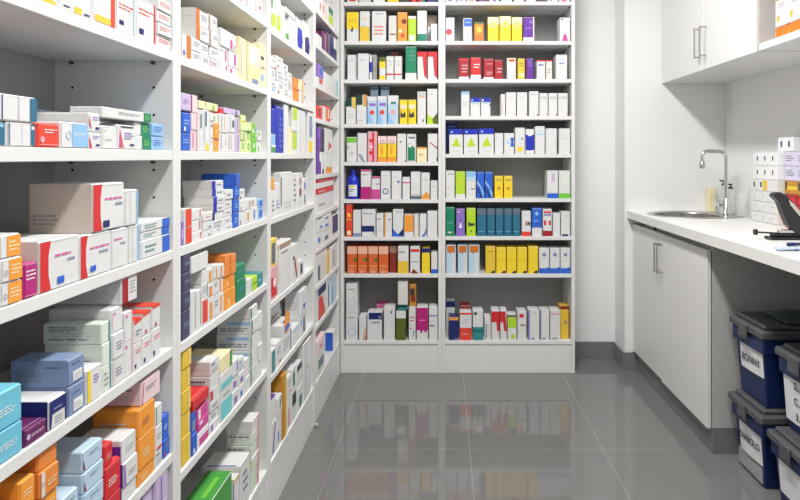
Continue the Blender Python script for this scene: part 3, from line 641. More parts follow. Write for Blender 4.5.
# back shelving, right bay
B('r',9,'''
446 456 | -20, white, w, R F v .2 .05 .6 .12
457 466 | -20, white, w, R F V .2 .05 .7 .12
467 476 | -20, white and brown, w, R F H .2 .02 .8 .1
478 488 | -20, dark purple, j, -
489 499 | -20, white, w, R F v .4 .02 .7 .1
501 512 | -20, white, w, R F T .2 .05 .6 .12
514 524 | -20, white, w, -
526 536 | -20, pink, P, -
548 558 | -20, white, w, R F s .2 .05 .4 .12
559 570 | -20, white, w, R F M .2 .02 .7 .08
''')
B('r',8,'''
445.8 454.6 | 17.4, white red-dotted, w, C F b .35 .4 .36;C F x .35 .38 .32
463 472 | 18, white blue-topped, w, R F b .1 .64 .98 .96;T F l .3 .75 .9 .9 1
474 484 | 22, amber, a, R F d 0 .9 1 1;C F Y .5 .6 .3;R F C .1 .05 .9 .3
487.6 498.8 | 17, yellow cream-topped, y, R F f 0 .68 1 1;C F Y .5 .68 .36;O F f .5 .7 .3
499.4 511 | 16.2, yellow cream-topped, y, R F f 0 .68 1 1;C F Y .5 .68 .36;O F f .5 .7 .3
511.6 522.4 | 17.2, yellow cream-topped, y, R F f 0 .68 1 1;C F Y .5 .68 .36;O F f .5 .7 .3
523 534.4 | 17, purple white-based, v, R F w 0 0 1 .16;C F V .7 .8 .16;T F V .2 .5 .8 .6 1;R F W .9 .16 1 1
559.6 570.4 | 17.4, white pink-figured, w, P F M .2 0 .8 0 .6 .3 .4 .3;R F b .1 .9 .3 .95
''')
B('r',7,'''
458.6 469 | 58.4, red, R, T F p .3 .3 .9 .75 3;R F w 0 0 1 .12;R F r 0 .9 1 1
470.4 481 | 57.4, red white-based, r, R F w 0 0 1 .2;T F W .3 .5 .9 .75 2
483.4 493.8 | 58.6, dark red white-based, R, R F w 0 0 1 .1;T F p .3 .7 .9 .8 1;T F p .3 .2 .9 .4 2
494.4 502.8 | 59.8, dark red, R, T F p .3 .3 .9 .65 2
506.8 516 | 58, white red-marked, w, R F r .2 .84 .85 .96;R F f 0 .94 1 1
517.6 525 | 58.4, olive yellow, Y, T F d .2 .6 .9 .85 2;R F z .2 .1 .9 .3
525.6 533.4 | 58.4, purple, v, R F j 0 0 .2 1;T F V .3 .6 .9 .9 3
536.6 545.4 | 60, grey-white red-topped, w, R F r 0 .93 1 1;R F q .2 .7 .8 .8
546 552.4 | 60, beige red-topped, h, R F r 0 .93 1 1;T F H .2 .3 .8 .6 2
555.8 567.4 | 54.6, white blue-lettered, w, T F b .3 .6 .9 .72 1;T F l .4 .76 .9 .86 1
''')
B('r',6,'''
461 469.6 | 91.4, white pale-blue-topped, w, R F l .05 .88 .95 1;T F g .2 .4 .8 .6 2
470.2 480.4 | 97.6, white navy-topped, w, R F B .02 .76 .98 1;C F l .2 .86 .1;R F T .1 .66 .9 .7
480.8 490.6 | 97.6, white navy-topped, w, R F B .02 .76 .98 1;C F W .2 .86 .1;R F T .1 .66 .9 .7;R F n .9 .55 1 .65
500.6 505.4 | 94, slim white, w, R F p .2 .1 .4 .8
505.8 516.2 | 92.2, white, w, T F g .2 .7 .8 .85 2;R F p .8 .04 .95 .1
516.8 527.4 | 92.2, white, w, T F g .2 .7 .8 .85 2;R F p .8 .04 .95 .1
529 538.8 | 91.2, white red-footed, w, R F g .1 .84 .9 .9;R F r .8 .02 .98 .08
539.4 548 | 93, white, w, R F g .1 .74 .9 .86;R F p .8 .04 .95 .1
548.5 557.6 | 93, white, w, R F g .1 .74 .9 .86;R F M .8 .04 .95 .1
558.2 568 | 93, white, w, R F g .1 .74 .9 .86;R F p .8 .04 .95 .1
''')
B('r',5,'''
445.6 457 set=.12 d=.09 | 120, navy, n, T F b .2 .7 .9 .9 2
449 463 | 129, green-triangled white, w, R F B 0 .78 1 1;C F l .2 .88 .08;P F i .2 .3 .85 .3 .52 .68;T F g .3 .08 .8 .15 1
463.6 478 | 129, green-triangled white, w, R F B 0 .78 1 1;C F l .2 .88 .08;P F i .2 .3 .85 .3 .52 .68;T F g .3 .08 .8 .15 1
478.8 494 | 128.4, green-triangled white, w, R F B 0 .78 1 1;C F l .2 .88 .08;P F i .2 .3 .85 .3 .52 .68;T F g .3 .08 .8 .15 1
494.6 503.4 | 133, white, w, R F c .1 .75 .5 .8;R F p .7 .04 .9 .1
504 514.4 | 133, white blue-figured, w, P F b .6 .35 1 .35 .9 .55 1 .78 .6 .78 .7 .55;C F c .4 .55 .2
515 525 | 127.6, white yellow-dotted, w, C F y .5 .18 .3;R F q .6 .55 .8 .62
525.4 534.4 | 129, white violet-banded, w, P F B .02 .16 .45 .14 .98 .16 .98 .8 .5 .7 .02 .8
535 545 | 126.2, white, w, R F c .1 .68 .9 .76;T F T .2 .8 .8 .86 1
545.6 557 | 128.4, white, w, T F u .2 .75 .8 .8 1
559 570.4 | 128.4, white, w, T F z .1 .75 .9 .8 1;R F g 0 .6 1 .62
''')
B('r',4,'''
445.8 454.8 | 170.6, white, w, T F A .2 .85 .9 .92 1;R F p .1 .35 .4 .4
455.4 465.4 | 171.4, lime white-based, i, R F w 0 0 1 .16;T F y .2 .5 .8 .8 3
466 476 | 171.4, white blue-topped, w, R F l 0 .8 1 1;R F c 0 .65 1 .8;R F A .5 .33 .9 .37
476.6 484.4 | 172, blue wave-patterned, b, P F l 0 .55 .5 .4 .9 0 1 .2 .5 .5 0 .7;P F n 0 .4 .2 .4 .8 0 .6 0
485 492.8 | 172, blue wave-patterned, b, P F l 0 .55 .5 .4 .9 0 1 .2 .5 .5 0 .7;P F n 0 .4 .2 .4 .8 0 .6 0
494.4 503.2 | 176, golden yellow, y, T F k .2 .75 .9 .9 2;C F a .5 .45 .2
503.8 512.6 | 176, golden yellow, y, T F k .2 .75 .9 .9 2;C F a .5 .45 .2
547 558.2 | 170.6, white blue-based, w, R F b 0 0 1 .18;R F u .4 .6 .7 .9
558.8 570.4 | 170.6, white green-based, w, R F I 0 0 1 .18;R F U .3 .5 .9 .9
''')
B('r',3,'''
445.8 454.8 | 207, dark green, s, T F S .1 .4 .9 .55 1;T F W .2 .08 .8 .2 1
456 465 | 208.6, lavender, V, P F W .3 .3 .7 .3 .5 .55;P F k .42 .5 .58 .5 .5 .65;R F p .1 .85 .5 .9
466.4 475.8 | 208, lime, i, P F k .2 .35 .9 .38 .9 .46 .4 .46 .2 .55;R F d .4 .15 .6 .2
477 486.6 | 208.4, teal blue, J, R F A 0 .78 1 1;R F S .1 .6 .9 .62;T F T .1 .15 .9 .2 1
487.1 495.2 | 208.4, teal blue, J, R F A 0 .78 1 1;R F S .1 .6 .9 .62;T F T .1 .15 .9 .2 1
495.7 503.7 | 208.4, teal blue, J, R F A 0 .78 1 1;R F S .1 .6 .9 .62;T F T .1 .15 .9 .2 1
504.2 512 | 208.4, teal blue, J, R F A 0 .78 1 1;R F S .1 .6 .9 .62;T F T .1 .15 .9 .2 1
512.5 520.2 | 208.4, teal blue, J, R F A 0 .78 1 1;R F S .1 .6 .9 .62;T F T .1 .15 .9 .2 1
521.6 531 | 211, white orange-based, w, R F x 0 0 1 .18;C F H .6 .5 .25;P F k .7 .6 1 .5 .8 .4
531.8 542 | 208, blue white-based, b, R F w 0 0 1 .3;C F l .5 .8 .2;T F l .2 .5 .8 .6 1;C F p .4 .3 .1
542.8 552 | 209, white red-figured, w, R F R 0 0 1 .2;R F r .1 .4 .35 .58;R F r .65 .4 .9 .58;R F q .1 .75 .9 .82;R F r .1 .85 .9 .92
552.8 560.4 | 213, white, w, -
561 570.2 | 211.4, white navy-footed, w, R F n .1 0 .8 .08;R F g .2 .8 .9 .84
''')
B('r',2,'''
446 456.2 | 245, grey-white brown-topped, c, R F C .1 .74 .9 .98;R F H .3 .7 .5 .75;R F h .6 0 .9 .7
457.6 467.8 | 245, grey-white brown-topped, c, R F C .1 .74 .9 .98;R F H .3 .7 .5 .75;R F h .6 0 .9 .7
468.4 479.8 | 245, grey-white brown-topped, c, R F C .1 .74 .9 .98;R F H .3 .7 .5 .75;R F h .6 0 .9 .7
485.4 495.6 | 246.4, dark yellow, Y, P F k .5 .03 .9 0 1 .08 .8 .12;R F d .2 .8 .8 .82
496.2 506.2 | 247.4, yellow, y, P F k .5 .03 .9 0 1 .08 .8 .12;T F Y .2 .8 .8 .9 1;R F a .1 .5 .9 .51
506.7 516.6 | 247.4, yellow, y, P F k .5 .03 .9 0 1 .08 .8 .12;T F Y .2 .8 .8 .9 1;R F a .1 .5 .9 .51
517.1 527.2 | 247.4, yellow, y, P F k .5 .03 .9 0 1 .08 .8 .12;T F Y .2 .8 .8 .9 1;R F a .1 .5 .9 .51
528.2 538.2 | 246.4, yellow, y, P F k .5 .03 .9 0 1 .08 .8 .12;T F Y .2 .8 .8 .9 1
539 549.4 | 248, white blue-waved, w, P F b 0 0 1 0 1 .26 .5 .2 0 .22;C F q .5 .74 .2
549.9 560 | 248, white blue-waved, w, P F b 0 0 1 0 1 .26 .5 .2 0 .22;C F q .5 .74 .2
560.5 570.4 | 248, white blue-waved, w, P F b 0 0 1 0 1 .26 .5 .2 0 .22;C F q .5 .74 .2
''')
B('r',1,'''
446 455 set=.12 d=.09 | 301, white navy-topped, w, R F n 0 .82 1 1;T F q .2 .6 .8 .7 1
449 458.6 | 317, navy orange-topped, n, R F e 0 .86 1 1;R F q .5 .03 .9 .08
459.6 471.8 | 312.6, white and red, w, R F x 0 0 1 .45;T F p .2 .18 .8 .28 1;R F x 0 .93 1 1;T F g .2 .6 .8 .8 2
460.6 470 set=.12 d=.09 | 305, dark red, R, -
472.6 483.4 | 310.6, white and teal, w, R F S 0 0 1 .45;R F t 0 .28 1 .34;C F U .6 .7 .3;R F D .1 .86 .4 .94
484.4 491 | 317, white blue-lined, w, R F J .2 .1 .35 .7;R F p .6 .2 .7 .7
491.4 499.6 | 310, white red-slashed, w, P F r 0 .6 0 .95 1 .95 1 .3 .7 .3 .6 .6
500.2 507 | 310, white red-slashed, w, P F r 0 .6 0 .95 .8 .95 1 .3 .6 .3 .4 .6
507.5 516.8 | 315, lime and white, w, R F i 0 .5 .98 .9;C F i .6 .15 .25;R F d 0 .92 1 1
517.4 526.6 | 311, white red-marked, w, R F r .2 .78 .7 .9;R F E .3 .5 .9 .54
528.2 539.6 | 310, white violet-edged, w, R F V 0 0 .12 1;R F n .3 .03 .5 .08;R F g .3 .9 .8 .93
540.2 549.6 | 310, white violet-edged, w, R F V 0 0 .1 1;R F n .3 .03 .5 .08
550.2 560.4 | 310, white pink-topped, w, R F p .05 .84 .95 .9;R F H .2 .04 .7 .08
560 569.4 set=.05 | 306, brown topped gold, Y, R F E 0 .9 1 1;C F H .6 .5 .18;R F E .92 0 1 1
''')
# ------------------------------------------------------------------ the 300 boxes that show largest are things; the small rest is one object
BOXES.sort(key=lambda b:-b['area'])
def matrix(b):
    from mathutils import Matrix
    return Matrix.Translation(b['loc']) @ Matrix.Rotation(b['rz'],4,'Z')
rest=MB()
for i,b in enumerate(BOXES):
    fl = b['flap'] and i<120
    body, flap = carton_mesh(b['w'],b['d'],b['h'],b['base'],b['pr'],fl)
    if i<NBOX:
        o=body.build('medicine_box', loc=b['loc'], rz=b['rz'])
        tag(o, b['label'], 'medicine box', b['group'])
        if flap: flap.build('end_flap', o)
    else:
        M=matrix(b); n=len(rest.v)
        rest.v += [tuple(M@Vector(v)) for v in body.v]
        for f,mi,sm in zip(body.f, body.m, body.sm):
            rest.f.append(tuple(n+q for q in f)); rest.m.append(rest.mi(body.mats[mi])); rest.sm.append(sm)
if rest.f:
    tag(rest.build('medicine_boxes'), 'small and half hidden boxes filling the remaining gaps of the white shelving', 'medicine boxes', kind='stuff')
print('BOXES', len(BOXES))

# ------------------------------------------------------------------ setting materials
paint = mat('wall_paint', (.85,.85,.85), .7, var=.012, scale=6, bump=.03)
ceilm = mat('ceiling_paint', (.72,.72,.72), .8, var=.01)
lam   = mat('white_laminate', (.78,.78,.77), .38, var=.012, scale=12)
lamg  = mat('shaded_back_laminate', (.36,.37,.37), .5, var=.02, scale=8)  # back panels darkened, shade inside the bays put into their colour
cabm  = mat('cabinet_laminate', (.78,.78,.77), .35, var=.01)
topm  = mat('worktop_laminate', (.84,.84,.82), .3, var=.012, scale=60)
holem = mat('peg_hole_dark', (.03,.03,.03), .8)
gap   = mat('joint_grey', (.35,.35,.35), .7)
skirt = mat('grey_tile', (.20,.20,.20), .25, var=.05, scale=4)
steel = mat('brushed_steel', (.50,.49,.47), .25, metal=1, var=.05, scale=80)
chrome= mat('chrome', (.78,.78,.78), .08, metal=1, var=.01)
blackp= mat('black_plastic', (.012,.012,.014), .35, var=.1)
navyp = mat('navy_plastic', (.008,.020,.095), .38, var=.1, scale=10)
greyp = mat('dark_grey_plastic', (.085,.088,.095), .45, var=.1, scale=10)
paper = mat('label_paper', (.78,.78,.80), .7, var=.02)
brass = mat('brown_pin', (.12,.09,.05), .5)
glassm= mat('clear_plastic', (.86,.87,.87), .08, var=.005)
glassm.node_tree.nodes['Principled BSDF'].inputs['Alpha'].default_value=.32
orliq = mat('orange_liquid_plastic', (.9,.20,.02), .25, var=.05)

# floor: grey polished tiles 0.6 x 1.2 m with thin pale joints
def floor_mat():
    m=bpy.data.materials.new('polished_grey_tiles'); m.use_nodes=True; nt=m.node_tree; N=nt.nodes; Lk=nt.links; b=N['Principled BSDF']
    tc=N.new('ShaderNodeTexCoord'); sp=N.new('ShaderNodeSeparateXYZ'); Lk.new(tc.outputs['Object'], sp.inputs[0])
    def math_(op,a,bv,c=None):
        n=N.new('ShaderNodeMath'); n.operation=op
        for i,v in enumerate((a,bv,c)):
            if v is None: continue
            if isinstance(v,(int,float)): n.inputs[i].default_value=v
            else: Lk.new(v,n.inputs[i])
        return n.outputs[0]
    def joint(axis, off, per):
        f=math_('FRACT', math_('DIVIDE', math_('SUBTRACT', sp.outputs[axis], off), per), 0)
        d=math_('MULTIPLY', math_('MINIMUM', f, math_('SUBTRACT', 1, f)), per)
        return math_('LESS_THAN', d, .0013)
    j=math_('MAXIMUM', joint(0,.1155,.6), joint(1,2.808,1.2))
    ns=N.new('ShaderNodeTexNoise'); ns.inputs['Scale'].default_value=3; ns.inputs['Detail'].default_value=6; Lk.new(tc.outputs['Object'], ns.inputs['Vector'])
    r=N.new('ShaderNodeValToRGB'); r.color_ramp.elements[0].color=(.165,.163,.160,1); r.color_ramp.elements[1].color=(.185,.183,.180,1); Lk.new(ns.outputs['Fac'], r.inputs['Fac'])
    mx=N.new('ShaderNodeMix'); mx.data_type='RGBA'; Lk.new(j,mx.inputs[0]); Lk.new(r.outputs['Color'], mx.inputs[6]); mx.inputs[7].default_value=(.31,.305,.295,1)
    Lk.new(mx.outputs[2], b.inputs['Base Color'])
    b.inputs['Roughness'].default_value=.055; b.inputs['IOR'].default_value=1.47
    return m
def struct(name, mb): return tag(mb.build(name), kind='structure')
X0,X1,Y0,Y1,ZC = -.925, 1.745, -1.35, 4.09, 2.97
CYN,ZW0_=2.76,.936; YN=3.87; XN=1.12                                     # the wall steps forward beside the worktop
m=MB(); m.box(X0-.1,Y0-.1,-.1,X1+.1,Y1+.1,0,floor_mat(),.0001); struct('floor',m)
m=MB(); m.box(X0-.1,Y0-.1,ZC,X1+.1,Y1+.1,ZC+.1,ceilm,.0001); struct('ceiling',m)
m=MB(); m.box(X0-.1,Y0,0,X0,Y1,ZC,paint,.0001); struct('wall_left',m)
m=MB(); m.box(X1,Y0,0,X1+.1,YN,ZC,paint,.0001); struct('wall_right',m)
m=MB(); m.box(X0,Y1,0,XN,Y1+.1,ZC,paint,.0001); struct('wall_back',m)
m=MB(); m.box(XN,YN,0,X1+.1,Y1+.1,ZC,paint,.0001); struct('wall_alcove',m)
m=MB(); m.box(X0,Y0-.1,0,X1,Y0,ZC,mat('rear_wall_paint',(.25,.25,.25),.7),.0001); struct('wall_front',m)
m=MB(); m.box(X1-.014,1.36,.0005,X1-.0005,CYN,ZW0_-.002,mat('worktop_shade_dark',(.10,.10,.095),.6),.001); struct('shade_panel_1',m)  # dark panel added on the wall to deepen the shade under the worktop
m=MB(); m.box(.855,Y1-.012,0,XN-.0005,Y1-.0005,.105,skirt,.001); struct('baseboard_back',m)
m=MB(); m.box(XN-.013,YN-.0125,0,XN-.0005,Y1-.013,.105,skirt,.001); m.box(XN,YN-.0125,0,1.1885,YN-.0005,.105,skirt,.001); struct('baseboard_alcove',m)

# ------------------------------------------------------------------ shelving
ZT=2.46
def disc(mb, c, n, r, mt):
    c=Vector(c); n=Vector(n); a=Vector((0,0,1)); b_=n.cross(a)
    pts=[c+n*.0006+(a*math.sin(t*math.pi/5)+b_*math.cos(t*math.pi/5))*r for t in range(10)]
    if (pts[1]-pts[0]).cross(pts[2]-pts[0]).dot(n)<0: pts=pts[::-1]
    mb.face(pts, mt)
def bay(name, label, loc, rz, width, depth, tops, zk):
    """local frame: front at y=0, depth towards +y, x across"""
    t=thing(name, label, 'shelving', loc, rz); T=.021
    for sgn,xa,nm in ((1,0,'upright_panel'),(-1,width-T,'upright_panel')):
        m=MB(); m.box(xa+.0002,0,0,xa+T-.0002,depth,ZT,lam,.0008)
        n=(sgn,0,0); xf=xa+T-.0002 if sgn>0 else xa+.0002
        for yy in (.045, depth-.05):
            z=.26
            while z<ZT-.08:
                disc(m,(xf,yy,z),n,.0032,holem); z+=.064
        m.build(nm,t)
    m=MB(); m.box(T,depth-.009,0,width-T,depth-.001,ZT,lamg,.0005); m.build('back_panel',t)
    m=MB(); m.box(T+.0004,.004,.0,width-T-.0004,.020,tops[0]-.028,lam,.0008); m.build('kickboard',t)
    for z in tops+[ZT]:
        m=MB(); m.box(T+.0004,.001,z-.0225,width-T-.0004,depth-.0095,z,lam,.0012); m.build('shelf',t)
    xa=width-T-.0084; pin=None
    for z in tops[1:]:
        for yy in (.045,depth-.05):
            if pin is None:
                m=MB(); m.box(0,-.004,-.0305,.008,.004,-.0228,brass,.0008); pin=m.build('shelf_pin',t); p=pin
            else: p=pin.copy(); C.objects.link(p); p.parent=t
            p.location=(xa,yy,z)
    return t
names=['nearest bay of the white left shelving, with big red-edged cartons','second bay of the white left shelving, with a yellow column of boxes',
       'third bay of the white left shelving, with a tall ochre box','farthest narrow-looking bay of the white left shelving, against the back shelving']
for i in range(4):
    y0,y1=LY[i],LY[i+1]
    t=bay('shelving_bay', names[i], (-XL,y0,0), math.pi/2, y1-y0-.0004, .285, [H+z for z in LZ[i+1]], 0)
    t['group']='bays of the left shelving'
    if i==2:
        m=MB(); m.lathe([(.0001,-.001),(.010,0),(.011,.012),(.007,.020),(.0001,.022)], mat('foot_plastic',(.4,.4,.4),.5), n=16)
        o=m.build('levelling_foot', t, loc=(y1-y0-.02,-.012,.0)); 
bx=lambda px: (px-PX)*YB/F
for nm,pa,pb,key in (('back left bay of white shelving, with orange boxes on its second shelf',340.2,441.8,'l'),('back right bay of white shelving, beside the bare wall',441.9,575,'r')):
    t=bay('shelving_bay', nm, (bx(pa),YB,0), 0, bx(pb)-bx(pa), .28, [H+(PY-y)*YB/F for y in BZ[key]], 0); t['group']='bays of the back shelving'

# round-shouldered blue bottle on the back left bay
zb=H+(PY-199.5)*YB/F+.0006
bl=mat('blue_bottle_plastic',(.012,.03,.48),.25)
t=thing('bottle','blue bottle with white label, first from left on the back left bay fourth shelf','bottle',(bx(352.2)+.0002,YB+.052,zb))
m=MB(); m.lathe([(.034,0),(.037,.003),(.037,.105),(.034,.125),(.022,.142),(.014,.15),(.014,.154)],bl); m.build('bottle_body',t)
m=MB(); m.lathe([(.016,.154),(.0165,.156),(.0150,.178),(.010,.182),(.0001,.183)],bl,close=False); m.build('cap',t)
m=MB(); n=14
vs=[(.0375*math.sin(a),-.0375*math.cos(a),z) for z in (.018,.088) for a in [(-.75+1.5*k/n) for k in range(n+1)]]
m.grid(vs,[(k,k+1,n+2+k,n+1+k) for k in range(n)],paper,True)
for a0,a1,z0,z1,c in ((-.5,.3,.07,.082,'y'),(-.5,.4,.056,.062,'q'),(-.55,.1,.046,.051,'q'),(-.3,.5,.028,.034,'c')):
    vs=[(.0379*math.sin(a),-.0379*math.cos(a),z) for z in (z0,z1) for a in [a0+(a1-a0)*k/8 for k in range(9)]]
    m.grid(vs,[(k,k+1,10+k,9+k) for k in range(8)],pm(c),True)
tag(m.build('bottle_label',t),'white printed bottle label')

# ------------------------------------------------------------------ base cabinet, worktop, sink
XD, XF, CY1, CY0 = 1.170, 1.135, YN-.001, 2.765       # door plane, worktop edge, far and near end of the cabinet
ZW0, ZW1 = .936, .981
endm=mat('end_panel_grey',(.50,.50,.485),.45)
t=thing('base_cabinet','white two-door base cabinet under the sink, standing on a grey plinth','cabinet',(1.45,3.3,0))
def P(mb,name,par,lab=None):
    o=mb.build(name,par,loc=tuple(-c for c in par.matrix_basis.translation)); 
    if lab: o['label']=lab
    return o
def thing0(*a, **k):
    t=thing(*a, **k); return t
XB=XD+.019
m=MB()
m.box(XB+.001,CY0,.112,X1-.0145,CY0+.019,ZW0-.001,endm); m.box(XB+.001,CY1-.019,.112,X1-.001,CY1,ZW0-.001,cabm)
m.box(XB+.001,CY0+.0195,.112,X1-.002,CY1-.0195,.130,cabm); m.box(X1-.012,CY0+.0195,.131,X1-.002,CY1-.0195,.75,cabm)
m.box(XB+.03,CY0+.0195,ZW0-.075,XB+.048,CY1-.0195,ZW0-.001,cabm)
P(m,'carcass',t)
m=MB(); m.box(XD+.020,CY0+.001,.0005,XD+.036,CY1-.0125,.1115,skirt,.001); m.box(XD+.0365,CY0+.001,.0005,X1-.002,CY0+.016,.1115,skirt,.001); P(m,'plinth',t,'grey tiled plinth')
ym=3.345
def handle_bar(mb, x, y, z0, z1):
    for z in (z0,z1): mb.tube([(x+.03,y,z),(x-.002,y,z)], .0045, steel, 10)
    mb.box(x-.006,y-.005,z0-.006,x+.001,y+.005,z1+.006,steel,.0015)
for (a,b_,xo,zb_,hy) in ((ym+.0015,CY1-.002,0,.116,ym+.026),(CY0+.001,ym-.0015,-.004,.110,ym-.026)):
    m=MB(); m.box(XD+xo,a,zb_,XD+.0185+xo,b_,ZW0-.035,cabm,.0015)
    d=m.build('door',t,loc=(-1.45,-3.3,0))
    m=MB(); handle_bar(m,XD+xo-.032,hy,.700,.845); tag(m.build('handle',d),'brushed steel bar handle')
# worktop with a round cut-out
SX,SY=1.400,3.60; RX,RY=.192,.192
wx0,wx1,wy0,wy1=XF,X1-.001,1.35,YN-.001
ang=sorted(set([round(2*math.pi*k/64,6) for k in range(64)]+[round(math.atan2(y-SY,x-SX)%(2*math.pi),6) for x in (wx0,wx1) for y in (wy0,wy1)]))
def outer(a):
    dx,dy=math.cos(a),math.sin(a); t_=min([((wx1 if dx>0 else wx0)-SX)/dx if abs(dx)>1e-9 else 9e9, ((wy1 if dy>0 else wy0)-SY)/dy if abs(dy)>1e-9 else 9e9]); return SX+dx*t_,SY+dy*t_
inn=[(SX+RX*math.cos(a),SY+RY*math.sin(a)) for a in ang]; out=[outer(a) for a in ang]
m=MB(); n=len(ang)
for k in range(n):
    j=(k+1)%n
    m.face([(*inn[k],ZW1),(*out[k],ZW1),(*out[j],ZW1),(*inn[j],ZW1)],topm)
    m.face([(*inn[j],ZW0),(*out[j],ZW0),(*out[k],ZW0),(*inn[k],ZW0)],topm)
    m.face([(*out[k],ZW0),(*out[j],ZW0),(*out[j],ZW1),(*out[k],ZW1)],topm)
    m.face([(*inn[j],ZW0),(*inn[k],ZW0),(*inn[k],ZW1),(*inn[j],ZW1)],topm)
tag(m.build('worktop'),'long white worktop holding the round sink, stapler and small boxes','worktop')
t=thing('sink','round stainless steel sink sunk into the white worktop','sink',(SX,SY,ZW1+.0004))
ex,ey,eo=.272,.236,.052                          # rim plate: an ellipse reaching further to the tap side
m=MB(); n=72; RR=[]
for (f,z) in ((1.0,0),(.992,.003),(.97,.0035)):
    RR.append([(eo+ex*f*math.cos(2*math.pi*k/n), ey*f*math.sin(2*math.pi*k/n), z) for k in range(n)])
def onring(k,r,z):
    p=RR[0][k]; a=math.atan2(p[1],p[0]); return (r*math.cos(a), r*math.sin(a), z)
for r_,z in ((.196,.003),(.189,.0015),(.186,-.006)): RR.append([onring(k,r_,z) for k in range(n)])
vs=sum(RR,[]); m.grid(vs,[(i*n+k,i*n+(k+1)%n,(i+1)*n+(k+1)%n,(i+1)*n+k) for i in range(5) for k in range(n)],steel,True); m.build('rim',t)
m=MB(); m.lathe([(.1855,-.0062),(.182,-.10),(.168,-.145),(.12,-.160),(.03,-.164)],steel,n=64,close=False); m.build('basin',t)
m=MB(); m.lathe([(.029,-.163),(.034,-.160),(.028,-.159),(.012,-.162),(.0001,-.162)],chrome,close=False); m.build('drain',t)
# tap
t=thing('tap','tall chrome swan-neck tap at the right edge of the round sink','tap',(1.636,3.62,ZW1+.0045))
m=MB(); m.lathe([(.027,0),(.027,.006),(.023,.010),(.021,.012),(.021,.085),(.016,.092),(.011,.094)],chrome); m.build('tap_body',t)
pts=[(0,0,.09),(0,0,.20),(0,0,.325)]+[(-.035*(1-math.cos(a)),0,.325+.035*math.sin(a)) for a in [math.pi/2*k/6 for k in range(1,7)]]
pts+=[(-.10,0,.362)]+[(-.108-.03*math.sin(a),0,.332+.03*math.cos(a)) for a in [math.pi/2*k/6 for k in range(1,7)]]+[(-.138,0,.30)]
m=MB(); m.tube(pts,.0110,chrome,16); m.lathe([(.0140,.262),(.0145,.264),(.0145,.300),(.011,.303)],steel,cx=-.138,n=16); m.build('spout',t)
m=MB(); m.tube([(-.02,0,.055),(-.05,0,.055)],.016,chrome,18); m.tube([(-.05,0,.055),(-.062,0,.055)],[.019,.017],chrome,18); m.tube([(-.056,0,.07),(-.060,-.002,.098)],.004,chrome,8); m.build('lever',t)

# containers behind the tap
def tumbler(x,y,r,h,lab):
    m=MB(); m.lathe([(r*.8,.0),(r,.006),(r,h),(r-.003,h),(r-.004,.008),(.0001,.006)],glassm,close=False); 
    m.face([(r*.8*math.cos(-2*math.pi*k/28),r*.8*math.sin(-2*math.pi*k/28),0) for k in range(28)],glassm)
    o=m.build('measuring_beaker',loc=(x,y,ZW1+.0006)); tag(o,lab,'beaker','clear beakers behind the tap')
tumbler(1.68,3.36,.036,.15,'clear plastic beaker nearest the stacked white boxes')
tumbler(1.66,3.47,.032,.13,'clear plastic beaker just right of the tap')
for (x,y,h,lab) in ((1.703,3.80,.165,'clear pump bottle with black top, left one behind the tap'),(1.70,3.70,.15,'clear pump bottle with black top, right one behind the tap')):
    t=thing('pump_bottle',lab,'bottle',(x,y,ZW1+.0006),group='pump bottles behind the tap')
    m=MB(); m.lathe([(.026,0),(.029,.003),(.029,h*.75),(.024,h*.86),(.012,h*.93),(.012,h*.97)],glassm); m.build('bottle_body',t)
    m=MB(); m.lathe([(.014,h*.965),(.013,h*1.03),(.004,h*1.04),(.004,h*1.12)],blackp); m.box(-.024,-.005,h*1.11,.009,.005,h*1.16,blackp); m.build('pump_head',t)
m=MB(); m.box(-.02,-.018,0,.02,.018,.14,pm('f')); fc=Face((-.02,-.018,0),(.04,0,0),(0,0,.14),(0,-1,0)); put(m,fc,'R','h',[.35,.05,.42,.95],0); put(m,fc,'R','h',[.9,.05,.98,.95],0)
tag(m.build('soap_carton',loc=(1.645,3.845,ZW1+.0006)),'cream orange-lined carton standing behind the tap and sink','carton')

# stacked small white boxes on the worktop, printed ends facing the aisle (-x)
def cbox(x0,y0,y1,z0,z1,dx,base,pr,label,group,rest_=False):
    w=y1-y0-.0008; d=dx; h=z1-z0-.0006
    b,fl=carton_mesh(w,d,h,base,pr,True)
    o=b.build('medicine_box',loc=(x0+dx/2,(y0+y1)/2,z0),rz=-math.pi/2); tag(o,label,'medicine box',group); fl.build('end_flap',o)
G='boxes stacked on the worktop'; z0=ZW1+.0008; K='R F k .42 .4 .56 .66'
cy=[3.30,3.215,3.13,3.045]; nm=['far','middle','near']
zz=[z0,z0+.053,z0+.106,z0+.159]; tn=['bottom','second','third']
for r_ in range(3):
    for c_ in range(3):
        cbox(1.625,cy[c_+1],cy[c_],zz[r_],zz[r_+1],.112,'w','R F k .45 .5 .55 .6;T F U .2 .2 .8 .4 1',f'small white box, {tn[r_]} row, {nm[c_]} column of the worktop stack',G)
z3=zz[3]; 
for c_,(bs,pr,lk) in enumerate((('w','R F k .3 .3 .5 .8','white box'),('W','R F Y .4 .05 .98 .95;R F k .1 .3 .3 .8','white and yellow box'),('w','R F g .5 .4 .6 .6','plain white box'))):
    cbox(1.625,cy[c_+1],cy[c_],z3,z3+.06,.112,bs,pr,f'{lk}, {nm[c_]} one in the fourth row of the worktop stack',G)
z4=z3+.06; cy2=[3.27,3.195,3.12,3.045]
for r_ in range(2):
    for c_ in range(3):
        cbox(1.625,cy2[c_+1],cy2[c_],z4+r_*.07,z4+(r_+1)*.07,.112,'W','R F n .42 .35 .58 .7',f'white blue-marked box, {("lower","upper")[r_]} row, {nm[c_]}, high in the worktop stack',G)
